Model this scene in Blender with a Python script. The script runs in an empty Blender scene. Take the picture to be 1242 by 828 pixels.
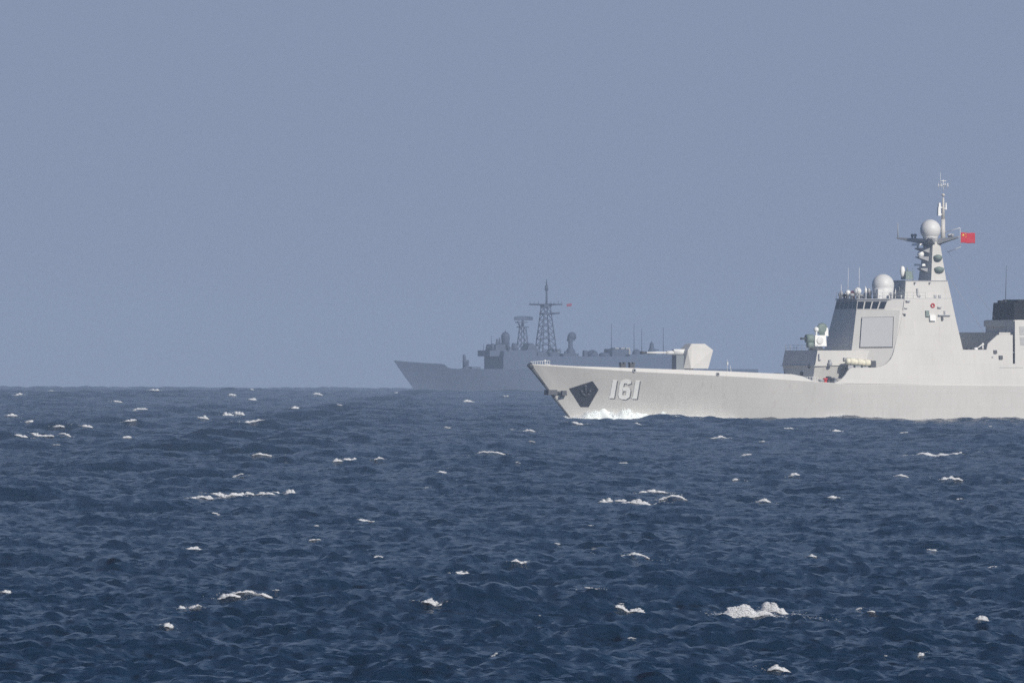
import bpy, bmesh, math, random
import numpy as np
from math import sin, cos, tan, pi, radians, sqrt
random.seed(7)
SC = bpy.context.scene
COL = SC.collection

# ------------------------------------------------------------------ camera, world, sun, exposure
EYE = 8.95                 # height of the camera over the water
FPX = 25260.0             # focal length in pixels of a 1242 px wide frame
EYE_ROW = 431.0           # row of the true eye level in the 828 px high frame
RE = 6.371e6              # the sea curves away
cd = bpy.data.cameras.new('camera')
cam = bpy.data.objects.new('camera', cd)
COL.objects.link(cam)
cd.sensor_width = 36.0
cd.lens = 36.0 * FPX / 1242.0
cd.clip_start = 1.0
cd.clip_end = 60000.0
cam.location = (0, 0, EYE)
cam.rotation_euler = (pi / 2 + (EYE_ROW - 414.0) / FPX, 0, 0)
SC.camera = cam

SUN_EL, SUN_AZ = radians(30), radians(36)      # azimuth: to the right of straight behind the camera
sun_dir = (sin(SUN_AZ) * cos(SUN_EL), -cos(SUN_AZ) * cos(SUN_EL), sin(SUN_EL))
ld = bpy.data.lights.new('sun', 'SUN')
ld.energy = 3.3
ld.color = (1.0, 0.935, 0.835)
ld.angle = radians(0.5)
sun = bpy.data.objects.new('sun', ld)
COL.objects.link(sun)
sun.rotation_euler = (pi / 2 - SUN_EL, 0, SUN_AZ)

W = bpy.data.worlds.new('World')
SC.world = W
W.use_nodes = True
nt = W.node_tree
bg = nt.nodes['Background']
sky = nt.nodes.new('ShaderNodeTexSky')
sky.sky_type = 'NISHITA'
sky.sun_disc = False
sky.sun_elevation = SUN_EL
sky.sun_rotation = pi - SUN_AZ
sky.altitude = 0
sky.air_density = 1.0
sky.dust_density = 1.5
sky.ozone_density = 2.0
tint = nt.nodes.new('ShaderNodeMix')
tint.data_type = 'RGBA'
tint.blend_type = 'MULTIPLY'
tint.inputs[0].default_value = 1.0
tint.inputs[7].default_value = (0.72, 0.865, 1.10, 1)
nt.links.new(sky.outputs[0], tint.inputs[6])
SKY_K = 0.05
geo = nt.nodes.new('ShaderNodeTexCoord')
sep = nt.nodes.new('ShaderNodeSeparateXYZ')
nt.links.new(geo.outputs['Generated'], sep.inputs[0])
band = nt.nodes.new('ShaderNodeMapRange')             # the murk low over the horizon
band.interpolation_type = 'SMOOTHSTEP'
band.inputs['From Min'].default_value = 0.01
band.inputs['From Max'].default_value = 0.30
nt.links.new(sep.outputs[2], band.inputs[0])
low = nt.nodes.new('ShaderNodeMix')
low.data_type = 'RGBA'
low.inputs[6].default_value = (0.196 / SKY_K, 0.240 / SKY_K, 0.345 / SKY_K, 1)
nt.links.new(band.outputs[0], low.inputs[0])
nt.links.new(tint.outputs[2], low.inputs[7])
nt.links.new(low.outputs[2], bg.inputs[0])
bg.inputs[1].default_value = SKY_K

SC.view_settings.view_transform = 'Standard'
SC.view_settings.look = 'None'
SC.view_settings.exposure = 0.3
SC.view_settings.gamma = 1.0
SC.view_settings.use_curve_mapping = False
SC.render.engine = 'CYCLES'
SC.cycles.use_denoising = False
SC.cycles.max_bounces = 8
SC.cycles.diffuse_bounces = 6
SC.cycles.volume_bounces = 1
SC.cycles.transparent_max_bounces = 24
SC.cycles.use_adaptive_sampling = False


# ------------------------------------------------------------------ materials
def mat(name, col, rough=0.5, metal=0.0, vary=0.0, scale=0.6, streak=False, bump=0.0, spec=0.5):
    m = bpy.data.materials.new(name)
    m.use_nodes = True
    n = m.node_tree.nodes
    l = m.node_tree.links
    p = n['Principled BSDF']
    p.inputs['Roughness'].default_value = rough
    p.inputs['Metallic'].default_value = metal
    p.inputs['Specular IOR Level'].default_value = spec
    p.inputs['Base Color'].default_value = (*col, 1)
    if vary:
        tc = n.new('ShaderNodeTexCoord')
        mp = n.new('ShaderNodeMapping')
        mp.inputs['Scale'].default_value = (1, 1, 0.12) if streak else (1, 1, 1)
        l.new(tc.outputs['Object'], mp.inputs[0])
        nz = n.new('ShaderNodeTexNoise')
        nz.inputs['Scale'].default_value = scale
        nz.inputs['Detail'].default_value = 6
        nz.inputs['Roughness'].default_value = 0.6
        l.new(mp.outputs[0], nz.inputs[0])
        nb = n.new('ShaderNodeTexNoise')
        nb.inputs['Scale'].default_value = scale * 0.22
        nb.inputs['Detail'].default_value = 3
        l.new(tc.outputs['Object'], nb.inputs[0])
        ad = n.new('ShaderNodeMath')
        ad.operation = 'ADD'
        l.new(nz.outputs[0], ad.inputs[0])
        l.new(nb.outputs[0], ad.inputs[1])
        mr = n.new('ShaderNodeMapRange')
        mr.inputs['From Min'].default_value = 0.65
        mr.inputs['From Max'].default_value = 1.35
        mr.inputs['To Min'].default_value = 1 - vary
        mr.inputs['To Max'].default_value = 1 + vary
        l.new(ad.outputs[0], mr.inputs[0])
        mx = n.new('ShaderNodeMix')
        mx.data_type = 'RGBA'
        mx.blend_type = 'MULTIPLY'
        mx.inputs[0].default_value = 1
        mx.inputs[6].default_value = (*col, 1)
        l.new(mr.outputs[0], mx.inputs[7])
        l.new(mx.outputs[2], p.inputs['Base Color'])
        if bump:
            b = n.new('ShaderNodeBump')
            b.inputs['Strength'].default_value = bump
            b.inputs['Distance'].default_value = 0.05
            l.new(nb.outputs[0], b.inputs['Height'])
            l.new(b.outputs[0], p.inputs['Normal'])
    return m


M = {
    'paint': mat('warship_paint', (0.575, 0.562, 0.535), 0.55, vary=0.045, scale=0.9, streak=True, bump=0.25),
    'panel': mat('array_panel', (0.50, 0.505, 0.51), 0.6, vary=0.02),
    'deck': mat('deck_paint', (0.20, 0.22, 0.24), 0.8, vary=0.1),
    'radome': mat('radome_white', (0.66, 0.66, 0.65), 0.5, vary=0.03),
    'white': mat('white_paint', (0.82, 0.82, 0.80), 0.5, vary=0.02),
    'metal': mat('fitting_metal', (0.34, 0.35, 0.37), 0.5, vary=0.06),
    'dark': mat('dark_fitting', (0.06, 0.065, 0.075), 0.6, vary=0.1),
    'black': mat('funnel_black', (0.012, 0.012, 0.014), 0.8, vary=0.25, scale=1.5, spec=0.15),
    'glass': mat('bridge_glass', (0.012, 0.016, 0.022), 0.08),
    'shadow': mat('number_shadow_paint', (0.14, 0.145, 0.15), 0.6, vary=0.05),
    'pocket': mat('anchor_pocket_paint', (0.022, 0.023, 0.032), 0.6, vary=0.4, scale=1.2),
    'raft': mat('raft_canister', (0.80, 0.76, 0.60), 0.5, vary=0.04),
    'red': mat('red_paint', (0.55, 0.03, 0.03), 0.5, vary=0.05),
    'flag': mat('flag_cloth', (0.50, 0.012, 0.025), 0.75, vary=0.06),
    'dark_red': mat('dark_red_cloth', (0.24, 0.03, 0.055), 0.8),  # a darker red than the other flag cloth
    'star': mat('star_yellow', (0.85, 0.62, 0.03), 0.7),
    'dish': mat('dish_green', (0.17, 0.22, 0.20), 0.6, vary=0.05),
    'frig': mat('frigate_hazed_grey', (0.062, 0.090, 0.150), 0.7, vary=0.05),  # blue of the distant haze is mixed into this paint
    'frigd': mat('frigate_hazed_dark', (0.045, 0.065, 0.110), 0.75, vary=0.05),  # darker grey, with the same haze blue in its colour
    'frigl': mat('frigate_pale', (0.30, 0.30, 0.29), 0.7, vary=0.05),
}


def plate_paint(m):
    n, l = m.node_tree.nodes, m.node_tree.links
    p = n['Principled BSDF']
    src = p.inputs['Base Color'].links[0].from_socket
    tc = n.new('ShaderNodeTexCoord')
    sp = n.new('ShaderNodeSeparateXYZ')
    l.new(tc.outputs['Object'], sp.inputs[0])
    cb = n.new('ShaderNodeCombineXYZ')
    l.new(sp.outputs[0], cb.inputs[0])
    l.new(sp.outputs[2], cb.inputs[1])
    bk = n.new('ShaderNodeTexBrick')
    bk.inputs['Scale'].default_value = 1.0
    bk.inputs['Brick Width'].default_value = 6.2
    bk.inputs['Row Height'].default_value = 2.1
    bk.inputs['Mortar Size'].default_value = 0.025
    bk.inputs['Mortar Smooth'].default_value = 0.6
    bk.inputs['Color1'].default_value = (1, 1, 1, 1)
    bk.inputs['Color2'].default_value = (0.955, 0.957, 0.96, 1)
    bk.inputs['Mortar'].default_value = (0.86, 0.86, 0.86, 1)
    l.new(cb.outputs[0], bk.inputs[0])
    mx = n.new('ShaderNodeMix')
    mx.data_type = 'RGBA'
    mx.blend_type = 'MULTIPLY'
    mx.inputs[0].default_value = 0.8
    l.new(src, mx.inputs[6])
    l.new(bk.outputs[0], mx.inputs[7])
    # salt and rust runs, thin and tall
    mp = n.new('ShaderNodeMapping')
    mp.inputs['Scale'].default_value = (1.6, 1.6, 0.10)
    l.new(tc.outputs['Object'], mp.inputs[0])
    nz = n.new('ShaderNodeTexNoise')
    nz.inputs['Scale'].default_value = 1.0
    nz.inputs['Detail'].default_value = 4
    l.new(mp.outputs[0], nz.inputs[0])
    mr = n.new('ShaderNodeMapRange')
    mr.inputs['From Min'].default_value = 0.60
    mr.inputs['From Max'].default_value = 0.78
    mr.inputs['To Max'].default_value = 0.30
    l.new(nz.outputs[0], mr.inputs[0])
    m2 = n.new('ShaderNodeMix')
    m2.data_type = 'RGBA'
    l.new(mr.outputs[0], m2.inputs[0])
    l.new(mx.outputs[2], m2.inputs[6])
    m2.inputs[7].default_value = (0.38, 0.335, 0.29, 1)
    l.new(m2.outputs[2], p.inputs['Base Color'])


plate_paint(M['paint'])


# ------------------------------------------------------------------ mesh building
class MB:
    """collects shapes in a ship's frame: L aft of the bow, P to port, Z above the waterline"""
    def __init__(s):
        s.v, s.f, s.smooth = [], [], []

    def add(s, pts, faces, sm=False):
        o = len(s.v)
        s.v += [(p[0], -p[1], p[2]) for p in pts]
        for f in faces:
            s.f.append([i + o for i in f])
            s.smooth.append(sm)
        return s

    def loft(s, rings, cap=True, sm=False, closed=True):
        n = len(rings[0])
        pts = [p for r in rings for p in r]
        F = []
        for k in range(len(rings) - 1):
            for i in range(n if closed else n - 1):
                j = (i + 1) % n
                F.append((k * n + i, k * n + j, (k + 1) * n + j, (k + 1) * n + i))
        s.add(pts, F, sm)
        if cap:
            o = len(s.v) - len(pts)
            s.f.append([o + i for i in range(n)])
            s.f.append([o + (len(rings) - 1) * n + i for i in range(n)])
            s.smooth += [False, False]
        return s

    def box(s, l0, l1, p0, p1, z0, z1, taper=0.0):
        t = taper
        a = [(l0, p0, z0), (l1, p0, z0), (l1, p1, z0), (l0, p1, z0)]
        b = [(l0 + t, p0 + t, z1), (l1 - t, p0 + t, z1), (l1 - t, p1 - t, z1), (l0 + t, p1 - t, z1)]
        return s.loft([a, b])

    def tube(s, p, q, r0, r1=None, n=8, sm=True):
        r1 = r0 if r1 is None else r1
        p, q = np.array(p, float), np.array(q, float)
        d = q - p
        d = d / (np.linalg.norm(d) + 1e-9)
        a = np.cross(d, (0, 0, 1) if abs(d[2]) < .9 else (1, 0, 0))
        a /= np.linalg.norm(a)
        b = np.cross(d, a)
        R = [[tuple(c + r * (cos(2 * pi * i / n) * a + sin(2 * pi * i / n) * b)) for i in range(n)] for c, r in ((p, r0), (q, r1))]
        return s.loft(R, True, sm)

    def path(s, pts, r, n=6):
        for a, b in zip(pts[:-1], pts[1:]):
            s.tube(a, b, r, r, n)
        return s

    def lathe(s, c, prof, n=24, axis='z'):
        R = []
        for r, h in prof:
            r = max(r, 0.002)
            ring = []
            for i in range(n):
                a = 2 * pi * i / n
                if axis == 'z':
                    ring.append((c[0] + r * cos(a), c[1] + r * sin(a), c[2] + h))
                elif axis == 'p':
                    ring.append((c[0] + r * cos(a), c[1] + h, c[2] + r * sin(a)))
                else:
                    ring.append((c[0] + h, c[1] + r * cos(a), c[2] + r * sin(a)))
            R.append(ring)
        return s.loft(R, True, True)

    def ball(s, c, r, lo=-1.0, n=24, m=14):
        a0 = math.asin(lo)
        return s.lathe(c, [(r * cos(a0 + (pi / 2 - a0) * k / m), r * sin(a0 + (pi / 2 - a0) * k / m)) for k in range(m + 1)], n)

    def slab(s, outer, inner):
        n = len(outer)
        return s.loft([outer, inner])

    def build(s, name, m, parent=None, loc=None, bevel=0.0):
        me = bpy.data.meshes.new(name)
        bm = bmesh.new()
        vs = [bm.verts.new(v) for v in s.v]
        for f, sm in zip(s.f, s.smooth):
            try:
                fc = bm.faces.new([vs[i] for i in f])
                fc.smooth = sm
            except ValueError:
                pass
        bmesh.ops.recalc_face_normals(bm, faces=bm.faces[:])
        bm.to_mesh(me)
        bm.free()
        me.materials.append(m)
        o = bpy.data.objects.new(name, me)
        COL.objects.link(o)
        if parent:
            o.parent = parent
        if bevel:
            b = o.modifiers.new('bevel', 'BEVEL')
            b.width = bevel
            b.segments = 2
            b.limit_method = 'ANGLE'
        return o


def tag(o, label=None, cat=None, group=None, kind=None):
    if label:
        o['label'] = label
    if cat:
        o['category'] = cat
    if group:
        o['group'] = group
    if kind:
        o['kind'] = kind
    return o


def ip(x, tab):
    return float(np.interp(x, [t[0] for t in tab], [t[1] for t in tab]))


# ------------------------------------------------------------------ the sea
def spec_tile(N, size, seed, lo, hi, rms, wind, spread=2.0, peak=None):
    rng = np.random.default_rng(seed)
    k = 2 * pi * np.fft.fftfreq(N, size / N)
    KX, KY = np.meshgrid(k, k, indexing='ij')
    K = np.sqrt(KX ** 2 + KY ** 2)
    K[0, 0] = 1
    kp = 2 * pi / peak
    S = np.exp(-1.25 * (kp / K) ** 2) / K ** 4
    c = (KX * wind[0] + KY * wind[1]) / K
    S *= 0.12 + np.abs(c) ** spread
    S[(K < 2 * pi / hi) | (K > 2 * pi / lo)] = 0
    S[0, 0] = 0
    A = np.sqrt(S) * (rng.normal(size=(N, N)) + 1j * rng.normal(size=(N, N)))
    h = np.fft.ifft2(A)
    f = rms / h.real.std()
    h = h.real * f
    ux = (np.fft.ifft2(-1j * KX / K * A)).real * f
    uy = (np.fft.ifft2(-1j * KY / K * A)).real * f
    d = size / N
    jxx = np.gradient(ux, d, axis=0)
    jyy = np.gradient(uy, d, axis=1)
    jxy = np.gradient(ux, d, axis=1)
    return dict(N=N, size=size, h=h.astype('f4'), ux=ux.astype('f4'), uy=uy.astype('f4'),
                jxx=jxx.astype('f4'), jyy=jyy.astype('f4'), jxy=jxy.astype('f4'))


WIND = (0.38, -0.92)
TILES = [(spec_tile(1024, 317.0, 35, 7.0, 90.0, 0.36, WIND, 2.5, 44.0), 0.0),
         (spec_tile(512, 83.0, 23, 0.9, 8.0, 0.060, WIND, 1.8, 3.4), 0.35),
         (spec_tile(256, 19.0, 5, 0.28, 1.4, 0.038, WIND, 1.0, 1.0), -0.4)]


def samp(T, key, x, y):
    N = T['N']
    u = x / T['size'] * N
    v = y / T['size'] * N
    i = np.floor(u).astype(np.int64)
    j = np.floor(v).astype(np.int64)
    fu = (u - i).astype('f4')
    fv = (v - j).astype('f4')
    i0, j0 = i % N, j % N
    i1, j1 = (i + 1) % N, (j + 1) % N
    a = T[key]
    return (a[i0, j0] * (1 - fu) + a[i1, j0] * fu) * (1 - fv) + (a[i0, j1] * (1 - fu) + a[i1, j1] * fu) * fv


def sea_fields(x, y):
    """height, sideways shift and folding of the water at points x, y"""
    H = np.zeros(x.shape, 'f4')
    DX = np.zeros(x.shape, 'f4')
    DY = np.zeros(x.shape, 'f4')
    XX = np.zeros(x.shape, 'f4')
    YY = np.zeros(x.shape, 'f4')
    XY = np.zeros(x.shape, 'f4')
    r = np.sqrt(x * x + y * y)
    for k, (T, a) in enumerate(TILES):
        ca, sa = cos(a), sin(a)
        xr, yr = x * ca + y * sa, -x * sa + y * ca
        w = (1.0, np.clip(1.15 - r / 9000, 0.3, 1), np.clip(1.3 - r / 2200, 0, 1))[k]
        if k == 0:                                        # waves come in groups
            w = 1 + 0.30 * np.sin(x / 17.0 + np.sin(y / 310.0) * 2.0) * np.sin(y / 420.0 + x / 53.0) + 0.22 * np.sin(x / 41.0 - y / 690.0)
        H += samp(T, 'h', xr, yr) * w
        ux, uy = samp(T, 'ux', xr, yr) * w, samp(T, 'uy', xr, yr) * w
        DX += ux * ca - uy * sa
        DY += ux * sa + uy * ca
        if k < 2:
            g = 1.0 if k == 0 else 1.0
            a1, b1, c1 = samp(T, 'jxx', xr, yr), samp(T, 'jyy', xr, yr), samp(T, 'jxy', xr, yr)
            XX += g * (ca * ca * a1 - 2 * sa * ca * c1 + sa * sa * b1)
            YY += g * (sa * sa * a1 + 2 * sa * ca * c1 + ca * ca * b1)
            XY += g * (sa * ca * (a1 - b1) + (ca * ca - sa * sa) * c1)
    s0 = 0.36                                              # steeper crests, flatter troughs
    H = H + 0.10 * H * np.abs(H) / s0
    lam = 1.15
    J = (1 + lam * XX) * (1 + lam * YY) - (lam * XY) ** 2
    return H, DX * 0.9, DY * 0.9, J


def grid_mesh(name, X, Y, Z, foam=None, wrap=False):
    n, m = X.shape
    co = np.stack([X, Y, Z], -1).reshape(-1, 3).astype('f4')
    I = np.arange(n * m).reshape(n, m)
    if wrap:
        I = np.concatenate([I, I[:, :1]], 1)
    q = np.stack([I[:-1, :-1], I[:-1, 1:], I[1:, 1:], I[1:, :-1]], -1).reshape(-1, 4)
    me = bpy.data.meshes.new(name)
    me.vertices.add(len(co))
    me.vertices.foreach_set('co', co.ravel())
    me.loops.add(q.size)
    me.loops.foreach_set('vertex_index', q.ravel().astype('i4'))
    me.polygons.add(len(q))
    me.polygons.foreach_set('loop_start', np.arange(0, q.size, 4, dtype='i4'))
    me.polygons.foreach_set('use_smooth', np.ones(len(q), bool))
    if foam is not None:
        at_ = me.attributes.new('foam', 'FLOAT', 'POINT')
        at_.data.foreach_set('value', foam.ravel().astype('f4'))
    me.update(calc_edges=True)
    o = bpy.data.objects.new(name, me)
    COL.objects.link(o)
    return o


RIP = (3.0, 2.8)


def water_material():
    m = bpy.data.materials.new('sea_water')
    m.use_nodes = True
    n, l = m.node_tree.nodes, m.node_tree.links
    p = n['Principled BSDF']
    p.inputs['Base Color'].default_value = (0.0045, 0.0190, 0.043, 1)
    p.inputs['Roughness'].default_value = 0.20
    p.inputs['IOR'].default_value = 1.333
    p.inputs['Specular IOR Level'].default_value = 0.18
    tc = n.new('ShaderNodeTexCoord')
    gust = n.new('ShaderNodeTexNoise')
    gust.inputs['Scale'].default_value = 0.035
    gust.inputs['Detail'].default_value = 3
    l.new(tc.outputs['Object'], gust.inputs[0])
    gm = n.new('ShaderNodeMapRange')
    gm.inputs['From Min'].default_value = 0.3
    gm.inputs['From Max'].default_value = 0.7
    gm.inputs['To Min'].default_value = 0.35
    gm.inputs['To Max'].default_value = 1.0
    l.new(gust.outputs[0], gm.inputs[0])
    # ripples too small for the mesh tilt the normal directly
    geo_ = n.new('ShaderNodeNewGeometry')
    def ripple(scale, detail, stretch):
        mp = n.new('ShaderNodeMapping')
        mp.inputs['Scale'].default_value = stretch
        mp.inputs['Rotation'].default_value = (0, 0, 0.3)
        l.new(tc.outputs['Object'], mp.inputs[0])
        t = n.new('ShaderNodeTexNoise')
        t.inputs['Scale'].default_value = scale
        t.inputs['Detail'].default_value = detail
        t.inputs['Roughness'].default_value = 0.65
        l.new(mp.outputs[0], t.inputs[0])
        v = n.new('ShaderNodeVectorMath')
        v.operation = 'SUBTRACT'
        v.inputs[1].default_value = (0.5, 0.5, 0.5)
        l.new(t.outputs['Color'], v.inputs[0])
        return v
    r1, r2 = ripple(0.9, 4, (0.6, 1, 1)), ripple(4.5, 3, (0.7, 1, 1))
    sc1, sc2 = n.new('ShaderNodeVectorMath'), n.new('ShaderNodeVectorMath')
    for sc, r, k in ((sc1, r1, RIP[0]), (sc2, r2, RIP[1])):
        sc.operation = 'MULTIPLY'
        sc.inputs[1].default_value = (k, k, 0)
        l.new(r.outputs[0], sc.inputs[0])
    sm = n.new('ShaderNodeVectorMath')
    sm.operation = 'ADD'
    l.new(sc1.outputs[0], sm.inputs[0])
    l.new(sc2.outputs[0], sm.inputs[1])
    sg = n.new('ShaderNodeVectorMath')
    sg.operation = 'SCALE'
    l.new(sm.outputs[0], sg.inputs[0])
    l.new(gm.outputs[0], sg.inputs['Scale'])
    an = n.new('ShaderNodeVectorMath')
    an.operation = 'ADD'
    l.new(geo_.outputs['Normal'], an.inputs[0])
    l.new(sg.outputs[0], an.inputs[1])
    nn_ = n.new('ShaderNodeVectorMath')
    nn_.operation = 'NORMALIZE'
    l.new(an.outputs[0], nn_.inputs[0])
    l.new(nn_.outputs[0], p.inputs['Normal'])
    # foam, broken up by a fine noise
    at_ = n.new('ShaderNodeAttribute')
    at_.attribute_name = 'foam'
    fz = n.new('ShaderNodeTexNoise')
    fz.inputs['Scale'].default_value = 3.0
    fz.inputs['Detail'].default_value = 6
    fz.inputs['Roughness'].default_value = 0.7
    l.new(tc.outputs['Object'], fz.inputs[0])
    ad = n.new('ShaderNodeMath')
    ad.operation = 'MULTIPLY_ADD'
    ad.inputs[1].default_value = 1.1
    ad.inputs[2].default_value = -0.55
    l.new(fz.outputs[0], ad.inputs[0])
    ad2 = n.new('ShaderNodeMath')
    ad2.operation = 'ADD'
    l.new(at_.outputs['Fac'], ad2.inputs[0])
    l.new(ad.outputs[0], ad2.inputs[1])
    mr = n.new('ShaderNodeMapRange')
    mr.inputs['From Min'].default_value = 0.25
    mr.inputs['From Max'].default_value = 0.95
    mr.inputs['To Max'].default_value = 0.6
    l.new(ad2.outputs[0], mr.inputs[0])
    d = n.new('ShaderNodeBsdfDiffuse')
    d.inputs[0].default_value = (0.80, 0.82, 0.83, 1)
    ms = n.new('ShaderNodeMixShader')
    l.new(mr.outputs[0], ms.inputs[0])
    l.new(p.outputs[0], ms.inputs[1])
    l.new(d.outputs[0], ms.inputs[2])
    l.new(ms.outputs[0], n['Material Output'].inputs[0])
    return m


M['water'] = water_material()
M['froth'] = mat('froth', (0.95, 0.96, 0.97), 0.8)
_n, _l = M['froth'].node_tree.nodes, M['froth'].node_tree.links
_t = _n.new('ShaderNodeBsdfTransparent')
_m = _n.new('ShaderNodeMixShader')
_m.inputs[0].default_value = 0.50
_l.new(_t.outputs[0], _m.inputs[1])
_tr = _n.new('ShaderNodeBsdfTranslucent')
_tr.inputs[0].default_value = (0.97, 0.97, 0.98, 1)
_mm = _n.new('ShaderNodeMixShader')
_mm.inputs[0].default_value = 0.4
_l.new(_n['Principled BSDF'].outputs[0], _mm.inputs[1])
_l.new(_tr.outputs[0], _mm.inputs[2])
_l.new(_mm.outputs[0], _m.inputs[2])
_l.new(_m.outputs[0], _n['Material Output'].inputs[0])
M['aerated'] = mat('aerated_water', (0.78, 0.83, 0.82), 0.6, vary=0.14, scale=2.5)
M['foam'] = mat('sea_foam', (0.84, 0.86, 0.86), 0.8, vary=0.06, scale=4.0)


def build_sea():
    rows = [0.5]
    while rows[-1] < 12400:
        r = rows[-1]
        rows.append(r + (max(0.5, r / 60) if r < 420 else max(0.42, r / 1150)))
    R = np.array(rows)
    fine = np.linspace(radians(-2.05), radians(2.05), 860)
    mid = np.linspace(radians(2.05), radians(11), 190)[1:]
    coarse = np.linspace(radians(11), radians(360 - 11), 140)[1:-1]
    TH = np.concatenate([fine, mid, coarse, -mid[::-1]])
    X = R[:, None] * np.sin(TH)[None, :]
    Y = R[:, None] * np.cos(TH)[None, :]
    H, DX, DY, J = sea_fields(X, Y)
    FOAM_J = float(np.percentile(J[:, :860], 1.6))
    foam = np.clip((FOAM_J - J) / 0.22, 0, 1)
    for cx, cy, wid, hpx in HALO:                          # spent foam lying round each breaking crest
        dep = max(0.3, 0.22 * wid)
        i0, i1 = np.searchsorted(R, cy - 3 * dep), np.searchsorted(R, cy + 3 * dep)
        xs, ys = X[i0:i1, :860], Y[i0:i1, :860]
        d2 = ((xs - cx) / (0.85 * wid)) ** 2 + ((ys - cy) / dep) ** 2
        foam[i0:i1, :860] = np.maximum(foam[i0:i1, :860], (0.48 if hpx > 3 else 0.3) * np.exp(-d2))
    near = np.clip((R - 40) / 200, 0, 1)[:, None]
    Z = H * near - (R ** 2 / (2 * RE))[:, None]
    o = grid_mesh('sea', X + DX * near, Y + DY * near, Z, foam, wrap=True)
    o.data.materials.append(M['water'])
    tag(o, kind='structure')
    open('/tmp/sea.txt', 'w').write(str((len(R), float((foam[:, :860] > 0.6).mean()), np.percentile(J[:, :860], [0.1, .5, 1, 2, 5, 50]), float(H.min()), float(H.max()))))


def sea_point(px, py):
    """the water under a direction of view"""
    kx, kz = (px - 621) / FPX, (EYE_ROW - py) / FPX
    # EYE + kz*r = -r^2/2R
    a, b, c = 1 / (2 * RE), kz, EYE - 0.35
    disc = b * b - 4 * a * c
    r = (-b - sqrt(disc)) / (2 * a) if disc > 0 else -b / (2 * a)
    return kx * r, r, r / FPX      # metres across, metres off, metres per pixel


_rng = np.random.default_rng(3)


def lumps(u, v, seed, f0=3, octaves=5):
    """smooth random lumps in -1..1 on arrays u, v"""
    g = np.random.default_rng(seed)
    s = np.zeros(u.shape)
    tot = 0
    for o in range(octaves):
        f = f0 * 1.9 ** o
        w = 0.72 ** o
        for _ in range(3):
            a = g.uniform(0, 2 * pi)
            s += w * np.sin(f * (u * cos(a) + v * sin(a)) + g.uniform(0, 6.3)) / 3
        tot += w * 0.5
    return s / tot


HALO = []


def blob_mesh(name, C, R, m, flat=(1, 1, 1)):
    """many small froth lumps at centres C with radii R"""
    t = (1 + 5 ** .5) / 2
    iv = np.array([(-1, t, 0), (1, t, 0), (-1, -t, 0), (1, -t, 0), (0, -1, t), (0, 1, t), (0, -1, -t), (0, 1, -t), (t, 0, -1), (t, 0, 1), (-t, 0, -1), (-t, 0, 1)], float)
    iv /= np.linalg.norm(iv[0])
    fi = np.array([(0, 11, 5), (0, 5, 1), (0, 1, 7), (0, 7, 10), (0, 10, 11), (1, 5, 9), (5, 11, 4), (11, 10, 2), (10, 7, 6), (7, 1, 8), (3, 9, 4), (3, 4, 2), (3, 2, 6), (3, 6, 8), (3, 8, 9), (4, 9, 5), (2, 4, 11), (6, 2, 10), (8, 6, 7), (9, 8, 1)])
    g = np.random.default_rng(77)
    n = len(C)
    ax = g.uniform(0, 2 * pi, n)
    V = np.repeat(iv[None], n, 0)
    c, s_ = np.cos(ax)[:, None], np.sin(ax)[:, None]
    V = np.stack([V[:, :, 0] * c - V[:, :, 1] * s_, V[:, :, 0] * s_ + V[:, :, 1] * c, V[:, :, 2]], -1)
    V *= g.uniform(0.75, 1.25, (n, 1, 3))
    V = V * R[:, None, None] * np.array(flat)[None, None, :] + C[:, None, :]
    F = (fi[None] + (np.arange(n) * 12)[:, None, None]).reshape(-1, 3)
    me = bpy.data.meshes.new(name)
    me.vertices.add(n * 12)
    me.vertices.foreach_set('co', V.reshape(-1).astype('f4'))
    me.loops.add(F.size)
    me.loops.foreach_set('vertex_index', F.ravel().astype('i4'))
    me.polygons.add(len(F))
    me.polygons.foreach_set('loop_start', np.arange(0, F.size, 3, dtype='i4'))
    me.polygons.foreach_set('use_smooth', np.ones(len(F), bool))
    me.update(calc_edges=True)
    me.materials.append(m)
    o = bpy.data.objects.new(name, me)
    COL.objects.link(o)
    return o


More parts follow.
